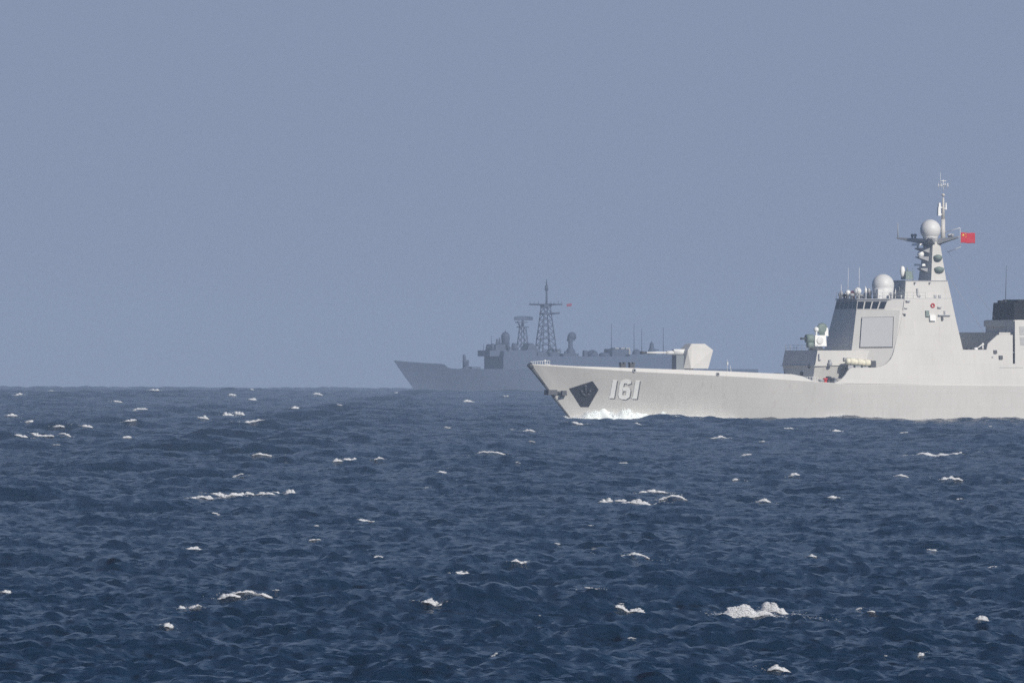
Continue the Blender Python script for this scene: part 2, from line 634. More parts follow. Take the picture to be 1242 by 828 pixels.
def foam_patch(Cs, Rs, px, py, wpx, hpx, seed, thin=1.0):
    g = np.random.default_rng(seed)
    cx, cy, mpp = sea_point(px, py + hpx * 0.3)
    rr = cy * np.linspace(0.8, 1.25, 700)                # first crest that stands in this line of sight
    xx = cx / cy * rr
    hh = sea_fields(xx, rr)[0] - rr * rr / (2 * RE)
    over = np.nonzero(hh > EYE + (EYE_ROW - py - hpx * 0.3) / FPX * rr)[0]
    if len(over):
        cy = rr[over[0]]
        cx = xx[over[0]]
        mpp = cy / FPX
    HALO.append((cx, cy, wpx * mpp, hpx))
    wid, hi = wpx * mpp, hpx * mpp * (0.85 if hpx > 9 else 0.5)
    n = int(np.clip(wpx * hpx * 5.5 * thin, 7, 6500))
    u = g.uniform(-1, 1, n)
    u = np.sign(u) * np.abs(u) ** 0.9
    ph = g.uniform(0, 6.3, 4)
    sk = g.uniform(-0.5, 0.5)
    wob = 0.55 + 0.30 * np.sin(u * 3.7 + ph[0]) + 0.28 * np.sin(u * 8.3 + ph[1]) + 0.2 * np.sin(u * 19 + ph[2])
    if hpx > 9:
        wob = 0.75 + 0.15 * np.sin(u * 4 + ph[0]) + 0.12 * np.sin(u * 11 + ph[1])
    prof = np.clip(1 - np.abs(u) ** (2 if hpx > 9 else 3), 0, 1) * np.clip(1 + sk * u, .3, 1.6) * np.clip(wob, 0.05, 1.2)
    q = g.uniform(0, 1, n) ** 1.15
    zo = hi * 1.05 * (prof * q + g.uniform(-.35, .35) * u * np.clip(hi / wid * 3, .3, 1))
    dep = np.clip(0.22 * wid, 0.35, 1.6)
    x = cx + u * wid / 2 + g.normal(0, .02, n) * wid
    y = cy + (q - .5) * dep + g.normal(0, .15, n) * dep + u * wid * 0.2 * np.sin(ph[3])
    # a few flecks thrown clear of the crest
    k = max(2, n // 12)
    x = np.concatenate([x, cx + g.normal(0, .62, k) * wid])
    y = np.concatenate([y, cy + g.normal(0, .6, k) * dep])
    zo = np.concatenate([zo, np.abs(g.normal(0, .12, k)) * hi])
    H, DX, DY, J = sea_fields(x, cy + 0.25 * (y - cy))
    z = H + zo - (x * x + y * y) / (2 * RE)
    rr = mpp * g.uniform(0.4, 1.1, len(x)) * np.where(np.arange(len(x)) < n, 1.0, 0.55)
    Cs.append(np.stack([x + DX, y + DY, z], -1))
    Rs.append(rr)


CAPS = [(246, 601, 24, 8), (263, 599, 16, 6), (279, 599, 24, 6), (298, 599, 18, 6), (321, 598, 18, 5), (336, 597, 10, 4), (354, 595, 9, 8), (348, 599, 8, 3),
        (735, 607, 15, 8), (752, 608, 12, 3), (769, 608, 36, 8), (793, 595, 28, 6), (812, 603, 26, 7),
        (910, 742, 66, 17), (931, 737, 34, 19), (879, 740, 14, 3),
        (521, 735, 20, 8), (300, 723, 40, 6), (274, 726, 20, 4), (246, 735, 10, 6), (232, 736, 6, 5),
        (561, 695, 15, 4), (627, 682, 16, 4), (1154, 582, 22, 5), (1140, 551, 46, 5), (1164, 549, 10, 4),
        (425, 556, 14, 5), (411, 558, 8, 5), (459, 556, 8, 5), (274, 502, 12, 7), (289, 501, 10, 8), (308, 513, 18, 4), (244, 506, 10, 5),
        (24, 529, 12, 4), (38, 526, 8, 6), (52, 528, 18, 4), (103, 516, 12, 5), (73, 518, 10, 4), (74, 526, 10, 3), (155, 529, 8, 4), (160, 513, 10, 4),
        (170, 496, 14, 4), (37, 511, 8, 4), (12, 503, 10, 4), (142, 488, 8, 3), (187, 474, 10, 5), (22, 478, 8, 4), (567, 486, 12, 5), (308, 484, 10, 4), (360, 494, 9, 4), (282, 478, 7, 4), (385, 477, 8, 4),
        (197, 757, 8, 6), (236, 664, 16, 4), (8, 718, 12, 5), (735, 741, 12, 5), (757, 740, 22, 4), (1190, 749, 14, 5), (934, 812, 22, 6), (1105, 795, 9, 4),
        (1009, 604, 12, 4), (920, 607, 12, 4), (965, 577, 10, 4), (892, 583, 12, 3), (597, 549, 26, 3), (539, 573, 8, 3), (871, 530, 16, 4), (700, 514, 12, 4), (1015, 522, 12, 4), (955, 519, 10, 3),
        (718, 714, 12, 4), (446, 631, 30, 3), (380, 655, 12, 3), (292, 578, 10, 3), (317, 551, 20, 3), (905, 551, 10, 3), (640, 522, 12, 3), (760, 673, 40, 3), (1040, 739, 8, 3), (1058, 741, 6, 3), (980, 676, 6, 4), (1093, 577, 12, 3)]
g_ = np.random.default_rng(19)
for _ in range(60):                                     # small scattered flecks
    py = 474 + 340 * g_.uniform(0, 1) ** 2.4
    CAPS.append((g_.uniform(-60, 1300), py, g_.uniform(3, 9), g_.uniform(0.9, 2.0)))
C_, R_l = [], []
for k, c in enumerate(CAPS):
    foam_patch(C_, R_l, *c, seed=k + 100, thin=1.0 if k < len(CAPS) - 60 else 0.35)
o = blob_mesh('whitecap_foam', np.concatenate(C_), np.concatenate(R_l), M['froth'], (1.9, 1.0, 0.5))
tag(o, 'white foam of breaking wave crests scattered over the dark blue sea', 'sea foam', kind='stuff')
build_sea()


# ------------------------------------------------------------------ ship frames
class Frame:
    def __init__(s, px, dist, head, sink=0.0):
        s.c, s.s = cos(head), sin(head)
        s.O = ((px - 621) / FPX * dist, dist, -dist * dist / (2 * RE) - sink)
        s.head = head

    def at(s, px, py, P=0.0):
        k = (px - 621) / FPX
        L = (k * (s.O[1] - P * s.c) - s.O[0] - P * s.s) / (s.c - k * s.s)
        Y = s.O[1] + L * s.s - P * s.c
        return L, EYE + (EYE_ROW - py) / FPX * Y - s.O[2]

    def pt(s, px, py, P=0.0):
        L, Z = s.at(px, py, P)
        return (L, P, Z)

    def root(s, name, *a, **k):
        e = bpy.data.objects.new(name, None)
        COL.objects.link(e)
        e.location = s.O
        e.rotation_euler = (0, 0, s.head)
        return tag(e, *a, **k)


# ================================================================== DESTROYER
D = Frame(642, 3000.0, radians(27))
at, pt = D.at, D.pt
ship = D.root('destroyer', 'pale grey destroyer with hull number 161 on its bow, nearer of the two warships', 'warship')

BK = [(0, 0), (1.5, 0.8), (4, 1.9), (8, 3.3), (15, 5.0), (24, 6.7), (34, 8.0), (43, 8.45), (120, 8.45), (157, 7.2)]
BW = [(0, 0), (3, 0.7), (8, 2.0), (19, 4.7), (31, 6.75), (43, 7.75), (60, 8.15), (110, 8.15), (150, 6.6)]


def smooth_tab(tab):
    xs = np.linspace(tab[0][0], tab[-1][0], 160)
    ys = np.interp(xs, [t[0] for t in tab], [t[1] for t in tab])
    k = np.array([1, 2, 3, 2, 1]) / 9
    yp = np.convolve(np.pad(ys, 2, mode='edge'), k, 'valid')
    yp[0] = ys[0]
    return list(zip(xs, yp))


BK, BW = smooth_tab(BK), smooth_tab(BW)


def on_edge(pts, inset=0.0):
    out = []
    for px, py in pts:
        L = (px - 642) / 7.5
        for _ in range(6):
            L, Z = at(px, py, max(0, ip(max(L, 0), BK) - inset))
        out.append((L, Z))
    return out


ZK = on_edge([(642.5, 442), (660, 443.4), (720, 447.2), (780, 451), (900, 457), (970, 461.5), (1026, 466), (1242, 468)])
ZK[0] = (0, at(642, 442)[1])
ZK += [(157, ZK[-1][1] - 0.1)]
ZT = on_edge([(642.5, 441), (700, 444), (780, 446.6), (870, 449.6), (930, 452.4), (970, 454), (974, 456.2), (978, 459.8), (983, 462.3), (990, 463.6), (1000, 464.0), (1022, 465.2)], 0.1)
ZT[0] = (0, at(642, 441)[1])
STEM = 7.0


def zk(L):
    return ip(L, ZK)


def zt(L):
    return max(ip(L, ZT) if L < ZT[-1][0] else zk(L) + 0.08, zk(L) + 0.06)


def hullP(L, z):
    t = z / zk(L)
    d = max(0.0, L - STEM * (1 - t))
    if t < 0:
        return ip(d, BW) * (1 + 0.12 * t)
    f = min(t, 1) ** 1.25
    return ip(d, BW) * (1 - f) + ip(d, BK) * f


def sideP(z):
    return 8.45 - 0.14 * (z - 4.9)


h = MB()
rings = []
us = np.concatenate([np.linspace(0, 1, 90) ** 1.6])
ts = [-0.5, -0.25, 0, 0.12, 0.25, 0.4, 0.55, 0.7, 0.85, 1.0]
for sg in (1, -1):
    rows = []
    for t in ts:
        Ls = STEM * (1 - t)
        row = []
        for u in us:
            L = Ls + (157 - Ls) * u
            z = t * zk(L)
            row.append((L, sg * hullP(L, z) if u > 0 else 0.0, z))
        rows.append(row)
    h.loft(rows, cap=False, sm=True, closed=False)
    top, inn, dk, mid = [], [], [], []
    for u in us:
        L = 157 * u
        a = zt(L) - zk(L)
        b = ip(L, BK)
        wt = max(b - a * 0.30, 0)
        dz = zk(L) - 0.1 if L > 20 else zk(L) - 0.1 - 0.2 * (20 - L) / 20
        top.append((L, sg * wt, zt(L)))
        inn.append((L + (0.1 if u == 0 else 0), sg * max(wt - 0.14, 0), zt(L)))
        dk.append((L + (0.1 if u == 0 else 0), sg * max(min(wt, b) - 0.15, 0), dz))
        mid.append((L + (0.1 if u == 0 else 0), 0, dz))
    h.loft([rows[-1], top], cap=False, sm=False, closed=False)
    h.loft([top, inn, dk], cap=False, sm=False, closed=False)
    h.loft([dk, mid], cap=False, closed=False)
# transom
tr = [(157, hullP(157, t * zk(157)), t * zk(157)) for t in ts] + [(157, -hullP(157, t * zk(157)), t * zk(157)) for t in reversed(ts)]
h.add(tr, [list(range(len(tr)))])
hull = h.build('hull', M['paint'], ship)

# stem bar: dark fitting at the head, front-face shade painted in below
b = MB()
b.tube((-0.05, 0, zt(0) - 0.05), (STEM * 0.06, 0, zk(0) * 0.94), 0.42, 0.36)
b.tube((STEM * 0.06 - .02, 0, zk(0) * 0.94), (STEM * 0.35 - .02, 0, zk(0) * 0.65), 0.30, 0.20)
b.tube((STEM * 0.35 - .02, 0, zk(0) * 0.65), (STEM + 0.9, 0, -0.9), 0.20, 0.14)
b.build('stem_shade_bar', M['dark'], ship)


# ---- hull number: each digit follows the plating
def stroke(mb, pts, w, off, thick, shear=0.0, dx=0.0, dz=0.0):
    """a flat stroke of width w along pts (l, z), laid on the port plating"""
    P = [np.array(p, float) for p in pts]
    n = len(P)
    Lft, Rgt = [], []
    for i in range(n):
        d0 = P[min(i + 1, n - 1)] - P[max(i - 1, 0)]
        d0 /= np.linalg.norm(d0)
        a = np.array((-d0[1], d0[0]))
        k = 1.0
        if 0 < i < n - 1:
            d1 = P[i + 1] - P[i]
            d1 /= np.linalg.norm(d1)
            k = 1 / max(0.5, abs(np.dot(a, (-d1[1], d1[0]))))
        Lft.append(P[i] + a * w / 2 * k)
        Rgt.append(P[i] - a * w / 2 * k)
    def put(q, o):
        l, z = q[0] + dx, q[1] + dz
        return (l, hullP(l, z) + o, z)
    rings = [[put(a, off + thick), put(c, off + thick), put(c, off - 0.2), put(a, off - 0.2)] for a, c in zip(Lft, Rgt)]
    mb.loft(rings)


def hull_lz(px, py):
    L, z = at(px, py, 4)
    for _ in range(12):
        L, z = at(px, py, hullP(L, z))
    return L, z


DIG = {
    '1a': ([(745.6, 460.8), (744.4, 468), (743.2, 475), (742.0, 482.6)],),
    '6': ([(763.2, 465.6), (762.6, 463.4), (760.5, 462.4), (757.0, 462.4), (754.6, 463.6), (753.6, 467), (752.5, 474), (752.0, 478.4), (752.8, 480.8), (755.2, 481.9), (758.6, 481.9), (760.9, 480.5), (761.6, 477), (762.0, 474), (761.2, 472.2), (758.8, 471.6), (754.6, 471.8)],),
    '1b': ([(773.2, 461.4), (772.0, 469), (770.8, 476), (769.6, 483.4)],),
}
for key, strokes in DIG.items():
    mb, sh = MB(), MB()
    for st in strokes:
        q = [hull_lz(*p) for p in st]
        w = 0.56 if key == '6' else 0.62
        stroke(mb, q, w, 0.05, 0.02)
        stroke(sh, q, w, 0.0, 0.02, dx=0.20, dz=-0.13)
        if key != '6':   # foot and nose of the figure one
            e = q[-1]
            stroke(mb, [(e[0] - 0.42, e[1] + 0.10), (e[0] + 0.3, e[1] + 0.10)], 0.26, 0.055, 0.02)
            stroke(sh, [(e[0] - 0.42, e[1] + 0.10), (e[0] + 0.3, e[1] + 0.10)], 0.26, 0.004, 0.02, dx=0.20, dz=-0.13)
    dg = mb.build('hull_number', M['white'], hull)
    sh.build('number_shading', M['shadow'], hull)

# ---- dark anchor pocket and the anchor in it
def on_hull(px, py, off):
    L, z = hull_lz(px, py)
    return (L, hullP(L, z) + off, z)


mb = MB()
corn = [(690, 471.2), (718.6, 462), (726, 472.3), (714, 493.5), (704, 493.5)]
edge = []
for a, c in zip(corn, corn[1:] + corn[:1]):
    for k in range(6):
        edge.append((a[0] + (c[0] - a[0]) * k / 6, a[1] + (c[1] - a[1]) * k / 6))
cen = (709, 477)
rr = []
for f in (1.0, 0.66, 0.33, 0.02):
    rr.append([on_hull(cen[0] + (p[0] - cen[0]) * f, cen[1] + (p[1] - cen[1]) * f, 0.03) for p in edge])
mb.loft([[(p[0], p[1] - 0.2, p[2]) for p in rr[0]]] + rr, cap=False, sm=False)
pocket = mb.build('anchor_pocket', M['pocket'], hull)
mb = MB()
A = lambda x, y: on_hull(x, y, 0.16)
mb.tube(A(709.5, 469), A(710.5, 480), 0.10)
mb.path([A(704.5, 473), A(706, 477.5), A(710.5, 480), A(714.5, 477), A(715.5, 472.5)], 0.15)
mb.ball(A(709.5, 468.3), 0.22)
mb.build('anchor', M['dark'], hull)
# bow anchor at the stem
mb = MB()
q = pt(668, 475.6)
mb.box(q[0] - 0.75, q[0] + 0.75, -0.75, 0.75, q[2] - 0.36, q[2] + 0.36, 0.06)
mb.tube((q[0] + 0.3, 0.2, q[2]), (q[0] + 1.9, 0.95, q[2] - 0.15), 0.24)
mb.box(q[0] + 1.2, q[0] + 2.0, 0.75, 1.3, q[2] - 0.46, q[2] + 0.25, 0.05)
mb.tube((q[0] + 0.3, -0.2, q[2]), (q[0] + 1.9, -0.95, q[2] - 0.15), 0.24)
mb.build('bow_anchor', M['dark'], ship)
# closed chocks in the bulwark
for px, py in ((769.3, 449.2), (870.5, 453.8)):
    L, z = at(px, py, 6)
    for _ in range(6):
        L, z = at(px, py, ip(L, BK) - max(0, z - zk(L)) * 0.30)
    P = ip(L, BK) - max(0, z - zk(L)) * 0.30
    mb = MB()
    mb.lathe((L, P, z), [(0.12, -0.1), (0.12, 0.02), (0.16, 0.10), (0.27, 0.12), (0.30, 0.05), (0.30, -0.1)], 20, 'p')
    ck = mb.build('mooring_chock', M['metal'], ship)
    mb = MB()
    mb.lathe((L, P, z), [(0.0, -0.1), (0.0, 0.06), (0.17, 0.06), (0.17, -0.1)], 16, 'p')
    mb.build('chock_opening', M['black'], ck)
# foredeck fittings
def whip(px0, py0, px1, py1, P, r=0.04, m='metal', name='whip_antenna'):
    a, c = pt(px0, py0, P), pt(px1, py1, P)
    mb = MB()
    mb.tube(a, (a[0], a[1], a[2] + 0.5), r * 2.4, r * 1.6, 8)
    mb.tube((a[0], a[1], a[2] + 0.4), c, r, r * 0.55, 6)
    return mb.build(name, M[m], ship)


for px in (755, 766):
    a = pt(px, 446, 0.8)
    mb = MB()
    z0 = zk(a[0]) - 0.1
    zt_ = pt(px, 439.2, 0.8)[2]
    mb.box(a[0] - 0.36, a[0] + 0.36, 0.5, 1.1, z0, zt_ - 0.22)
    mb.box(a[0] - 0.44, a[0] - 0.12, 0.45, 1.15, zt_ - 0.26, zt_, 0.03)
    mb.box(a[0] + 0.12, a[0] + 0.44, 0.45, 1.15, zt_ - 0.26, zt_, 0.03)
    mb.build('deck_winch', M['dark'], ship)
mb = MB()
prev = None
for k in range(9):
    L = 0.25 + k * 0.5
    z = zt(L)
    P = -max(ip(L, BK) - 0.12, 0)
    top = (L, P, z + 0.28 + 0.05 * k)
    mb.tube((L, P, z - 0.2), top, 0.03, 0.03, 6)
    if prev:
        mb.tube(prev, top, 0.035, 0.035, 6)
    prev = top
mb.build('bow_rail', M['white'], ship)
mb = MB()
a = pt(661, 437.5, 0.0)
mb.tube((a[0], 0, zk(a[0]) - 0.2), a, 0.07, 0.05)
mb.ball(a, 0.16)
mb.tube((a[0] + 0.1, 0, a[2] - 0.4), (a[0] + 1.8, 0, zk(a[0]) - 0.1), 0.05)
mb.build('jackstaff', M['white'], ship)
mb = MB()
a, c = pt(882, 449, 0.5), pt(882, 435.5, 0.5)
mb.tube((a[0], 0.5, zk(a[0]) - 0.2), c, 0.035, 0.02)
mb.tube((a[0] + .8, 0.5, zk(a[0]) - 0.2), (c[0] + .5, 0.5, c[2] - 0.9), 0.05, 0.03)
mb.box(c[0] - 0.05, c[0] + 0.12, 0.4, 0.6, c[2] - 0.8, c[2] - 0.4)
mb.build('deck_post', M['radome'], ship)
# low vertical launch hatches on the foredeck
L0 = at(900, 450)[0]
for i in range(8):
    mb = MB()
    l, p = L0 + (i % 4) * 1.5, (-1.6 if i < 4 else 0.2)
    mb.box(l, l + 1.35, p, p + 1.4, zk(l) - 0.12, zk(l) + 0.12, 0.05)
    mb.build('launch_hatch', M['paint'], ship)

# ---- main gun
A_ = 1.55
def gun_side(sg):
    pts = [(834.4, 425), (841, 416.7), (857.4, 416.7), (865.8, 424.6), (859.6, 447), (838.5, 447)]
    out = []
    for (px, py), w in zip(pts, (0.95, 0.62, 0.62, 0.9, 0.92, 0.92)):
        L, z = at(px, py, A_)
        out.append((L, sg * A_ * w, z))
    return out
gp, gs = gun_side(1), gun_side(-1)
zb = zk(27) - 0.1
mid = lambda ring, f: ring
cl = at(850, 430, A_)
full = []
for q in gp:                                   # the widest belt of the house
    full.append(q)
turret = MB()
# cross rings from port to starboard, wider belt in the middle height
def belt(sg, w):
    pts = [(834.0, 427), (840.6, 418.6), (857.8, 418.6), (865.4, 426), (859.2, 446.5), (834.2, 446.5)]
    return [(*(lambda r: (r[0], sg * w, r[1]))(at(px, py, A_)),) for px, py in pts]
turret.loft([gun_side(1), gun_side(-1)])
tb = turret.build('gun_turret', M['paint'], ship, bevel=0.06)
# sloping shoulder plates give the cheek of the turret its facets
mb = MB()
a = [at(834.4, 425, A_), at(838.5, 447, A_), at(829.6, 446.8, A_)]
front = at(831.0, 428, A_)
nose = [(a[0][0], A_ * 0.95, a[0][1]), (a[1][0], A_ * 0.92, a[1][1]), (at(829.2, 446.8, .75)[0], .75, a[2][1])]
nose2 = [(p[0], -p[1], p[2]) for p in nose]
mb.loft([nose, nose2])
mb.build('gun_cheek', M['paint'], tb)
mb = MB()
bz = at(800, 427.6)[1]
Lm, Lf = at(777, 427.6)[0], at(835, 427.6)[0]
mb.tube((at(783, 0)[0], 0, bz), (at(812, 0)[0], 0, bz), 0.15, 0.17, 14)
mb.tube((at(808, 0)[0], 0, bz), (at(818, 0)[0], 0, bz), 0.27, 0.29, 14)
mb.tube((at(817, 0)[0], 0, bz + .02), (Lf + 0.6, 0, bz + .05), 0.38, 0.5, 14)
mb.box(at(816, 0)[0], Lf + .5, -0.35, 0.35, bz + 0.25, bz + 0.5, 0.05)
gb = mb.build('gun_barrel', M['radome'], tb)
mb = MB()
mb.tube((Lm, 0, bz), (at(784, 0)[0], 0, bz), 0.21, 0.19, 14)
mb.build('muzzle', M['dark'], tb)
mb = MB()
mb.box(at(817.5, 0)[0], at(834, 0)[0], -0.7, 0.7, zb, bz - 0.35, 0.0)
mb.box(Lf - 0.7, Lf + 0.3, -A_ * .93, A_ * .55, zb, bz - 0.1, 0.0)
mb.build('gun_mantlet', M['deck'], tb)
mb = MB()
mb.lathe((at(847, 0)[0], 0, zb), [(1.9, 0), (1.9, 0.35), (1.7, 0.4)], 28)
mb.build('gun_ring', M['metal'], tb)

# ---- forward deckhouse (the box in front of the bridge)
f1 = MB()
PH = 5.15
Lb, zt1 = at(989, 424.8, PH)
zmid = at(1010, 443.2, PH)[1]
zdk = zk(46) - 0.15
l_end = 58
f1.loft([[(Lb - 0.05, -PH, zmid), (Lb - 0.05, PH, zmid), (l_end, PH + 1.1, zmid), (l_end, -PH - 1.1, zmid)],
         [(Lb + 0.4, -PH + .1, zt1), (Lb + 0.4, PH - .1, zt1), (l_end, PH + 0.9, zt1), (l_end, -PH - 0.9, zt1)]])
f1.loft([[(Lb + 0.0, -PH + 1.0, zdk), (Lb + 0.0, PH - 1.0, zdk), (l_end, PH - .2, zdk), (l_end, -PH + .2, zdk)],
         [(Lb + 0.0, -PH + 0.15, zmid + .003), (Lb + 0.0, PH - 0.15, zmid + .003), (l_end, PH + .8, zmid + .003), (l_end, -PH - .8, zmid + .003)]])
f1.box(Lb - 0.25, l_end, -PH - 0.12, PH + 0.12, zmid - 0.07, zmid + 0.03)
house = f1.build('forward_deckhouse', M['paint'], ship)
# breakwater to starboard of it
mb = MB()
mb.box(Lb - 0.7, Lb - 0.55, -6.6, -4.2, zdk, zdk + 1.7)
mb.build('breakwater', M['metal'], ship)
mb = MB()
z1 = zt1
for k in range(9):
    P = -PH + 0.2 + k * (2 * PH - 0.4) / 8
    mb.tube((Lb + 0.5, P, z1), (Lb + 0.5, P, z1 + 0.75), 0.025, 0.025, 5)
for zz in (0.38, 0.75):
    mb.tube((Lb + 0.5, -PH + 0.2, z1 + zz), (Lb + 0.5, PH - 0.2, z1 + zz), 0.02, 0.02, 5)
for k in range(7):
    L = Lb + 0.5 + k * 0.9
    mb.tube((L, -PH, z1), (L, -PH, z1 + 0.75), 0.025, 0.025, 5)
for zz in (0.38, 0.75):
    mb.tube((Lb + 0.5, -PH, z1 + zz), (Lb + 6, -PH, z1 + zz), 0.02, 0.02, 5)
mb.build('guard_rail', M['metal'], ship)

# ---- close in weapon on the deckhouse
cw = MB()
c0 = pt(990, 424.6, 0.4)
cw.lathe((c0[0], 0.4, zt1), [(1.15, 0), (1.15, 0.22), (0.95, 0.3), (0.9, 0.55)], 20)
cwb = cw.build('gun_mount', M['dark'], ship)
mb = MB()
a0, a1 = at(988.5, 420, 1.0), at(1003, 406.5, 1.0)
mb.loft([[(a0[0], -0.9, a0[1]), (a0[0], 1.0, a0[1]), (a1[0], 1.0, a0[1]), (a1[0], -0.9, a0[1])],
         [(a0[0] + 0.05, -0.9, a1[1]), (a0[0] + 0.05, 0.95, a1[1]), (a1[0] - 0.1, 0.95, a1[1]), (a1[0] - 0.1, -0.9, a1[1])]])
body = mb.build('mount_housing', M['white'], cwb, bevel=0.08)
mb = MB()
q = pt(994.5, 413, 1.02)
mb.lathe(q, [(0.52, -0.05), (0.52, 0.08), (0.45, 0.12), (0.05, 0.13)], 22, 'p')
mb.build('housing_disc', M['radome'], cwb)
mb = MB()
q = pt(981.5, 410.5, 0.6)
mb.lathe((q[0], 0.5, q[2]), [(0.3, -0.5), (0.62, -0.45), (0.66, 0.5), (0.4, 0.75)], 14, 'l')
mb.lathe((q[0] + 0.3, 0.5, q[2] - 0.9), [(0.3, -0.6), (0.5, -0.5), (0.5, 0.3)], 12, 'l')
mb.build('gun_cradle', M['dish'], cwb)
mb = MB()
for k in range(6):
    a = k * pi / 3
    mb.tube((q[0] - 1.4, 0.5 + 0.1 * cos(a), q[2] + 0.1 * sin(a)), (q[0] + .2, 0.5 + 0.1 * cos(a), q[2] + 0.1 * sin(a)), 0.05, 0.05, 6)
mb.tube((q[0] - 1.3, 0.5, q[2]), (q[0] - 1.1, 0.5, q[2]), 0.17, 0.17, 10)
mb.build('rotary_barrel', M['dark'], cwb)
mb = MB()
q = pt(990, 399.5, 0.3)
mb.tube((q[0], 0.3, a1[1] - .1), (q[0], 0.3, q[2]), 0.16, 0.14)
mb.ball(q, 0.38)
mb.build('sensor_ball', M['white'], cwb)
mb = MB()
q = pt(997.5, 399, 0.2)
mb.lathe((q[0] - 0.05, 0.35, q[2]), [(0.02, 0.16), (0.5, 0.1), (0.86, -0.10), (0.9, -0.14), (0.84, -0.02), (0.4, 0.2)], 24, 'p')
mb.tube((q[0], 0.3, a1[1] - .1), (q[0], 0.2, q[2] - .3), 0.2, 0.16)
mb.build('tracking_dish', M['dish'], cwb)
mb = MB()
q = pt(1001.5, 400, 0.2)
mb.box(q[0] - 0.3, q[0] + 0.3, -0.2, 0.5, a1[1] - .1, q[2] + .3, 0.05)
mb.build('dish_bracket', M['white'], cwb)

# ---- bridge tower
def front_ring(py):
    """front half-breadth, front L, facet end L at the height of a row"""
    z = at(1029, py)[1]
    k = (py - 374) / 49.0
    return z, 3.4 + 0.85 * k, 51.55 - 1.23 * k


def _slope(px, py, P):
    z, a, Lf = front_ring(py)
    return (at(px, py, P)[0] - Lf) / (P - a)


K_TOWER = (_slope(1095, 380, sideP(at(1095, 380, 7)[1])) + _slope(1083, 430, sideP(at(1083, 430, 8)[1]))) / 2
z_, a_, Lf_ = front_ring(370)
P_BRIDGE = 6.15
for _ in range(25):
    l_ = at(1075, 370, P_BRIDGE)[0]
    P_BRIDGE += 0.3 * ((l_ - Lf_) / K_TOWER + a_ - P_BRIDGE)


def tower_ring(py, aft_px):
    z, a, Lf = front_ring(py)
    P = sideP(z) - 0.06
    Ls = Lf + K_TOWER * (P - a)
    La = at(aft_px, py, P)[0]
    return [(Lf, -a, z), (Lf, a, z), (Ls, P, z), (La, P, z), (La, -P, z), (Ls, -P, z)]


tower = MB()
tower.loft([tower_ring(464, 1174), tower_ring(446, 1172), tower_ring(424, 1167.5), tower_ring(390, 1159.5), tower_ring(376, 1156.8)])
tw = tower.build('bridge_tower', M['paint'], ship)
# window deck: the same front, sides set inboard
br = MB()
def bridge_ring(py, grow=0.0):
    z, a, Lf = front_ring(py)
    P = P_BRIDGE
    Le = Lf + K_TOWER * (P - a)
    La = at(1154, py, P)[0]
    g = grow
    return [(Lf - g, -a - g * .4, z), (Lf - g, a + g * .4, z), (Le - g * .4, P + g, z), (La, P + g, z), (La, -P - g, z), (Le - g * .4, -P - g, z)]
def splay(r):
    z = r[2][2]
    P = sideP(z) - 0.05
    l = at(1098.5, 370, P)[0]
    la = at(1153, 370, P)[0]
    return [r[0], r[1], r[2], (l, P, z), (la, P, z), (la, -P, z), (l, -P, z), r[5]]
br.loft([splay(bridge_ring(376.2)), splay(bridge_ring(363.2))])
wh = br.build('wheelhouse', M['paint'], ship)
rf = MB()
lo, hi_ = bridge_ring(363.6, 0.22), bridge_ring(362.2, 0.22)
rf.loft([lo, hi_])
rf.build('wheelhouse_roof', M['metal'], ship)
# windows
def pane_on(p0, p1, q0, q1, f0, f1, g0, g1, off, m, name, parent):
    """quad pane on the wall p0-p1 (bottom) q0-q1 (top); f along the wall, g up it"""
    p0, p1, q0, q1 = map(np.array, (p0, p1, q0, q1))
    def w(f, g):
        return (p0 + (p1 - p0) * f) * (1 - g) + (q0 + (q1 - q0) * f) * g
    c = [w(f0, g0), w(f1, g0), w(f1, g1), w(f0, g1)]
    nrm = np.cross(c[1] - c[0], c[3] - c[0])
    nrm /= np.linalg.norm(nrm)
    mid_ = (c[0] + c[2]) / 2
    out = mid_ - np.array((58.0, 0, mid_[2]))
    if np.dot(nrm, out) < 0:
        nrm = -nrm
    mb = MB()
    mb.loft([[tuple(x + nrm * off) for x in c], [tuple(x - nrm * 0.15) for x in c]])
    return mb.build(name, m, parent)


lo, hi_ = bridge_ring(376.2), bridge_ring(363.2)
walls = [(0, 1, 5), (1, 2, 4), (5, 0, 4)]
for i, j, n in walls:
    for k in range(n):
        s_ = 1.0 / n
        pane_on(lo[i], lo[j], hi_[i], hi_[j], s_ * (k + 0.09), s_ * (k + 0.91), 0.12, 0.79, 0.025, M['glass'], 'window', wh)
    pane_on(lo[i], lo[j], hi_[i], hi_[j], 0.01, 0.99, 0.80, 0.87, 0.05, M['metal'], 'window_hood', wh)
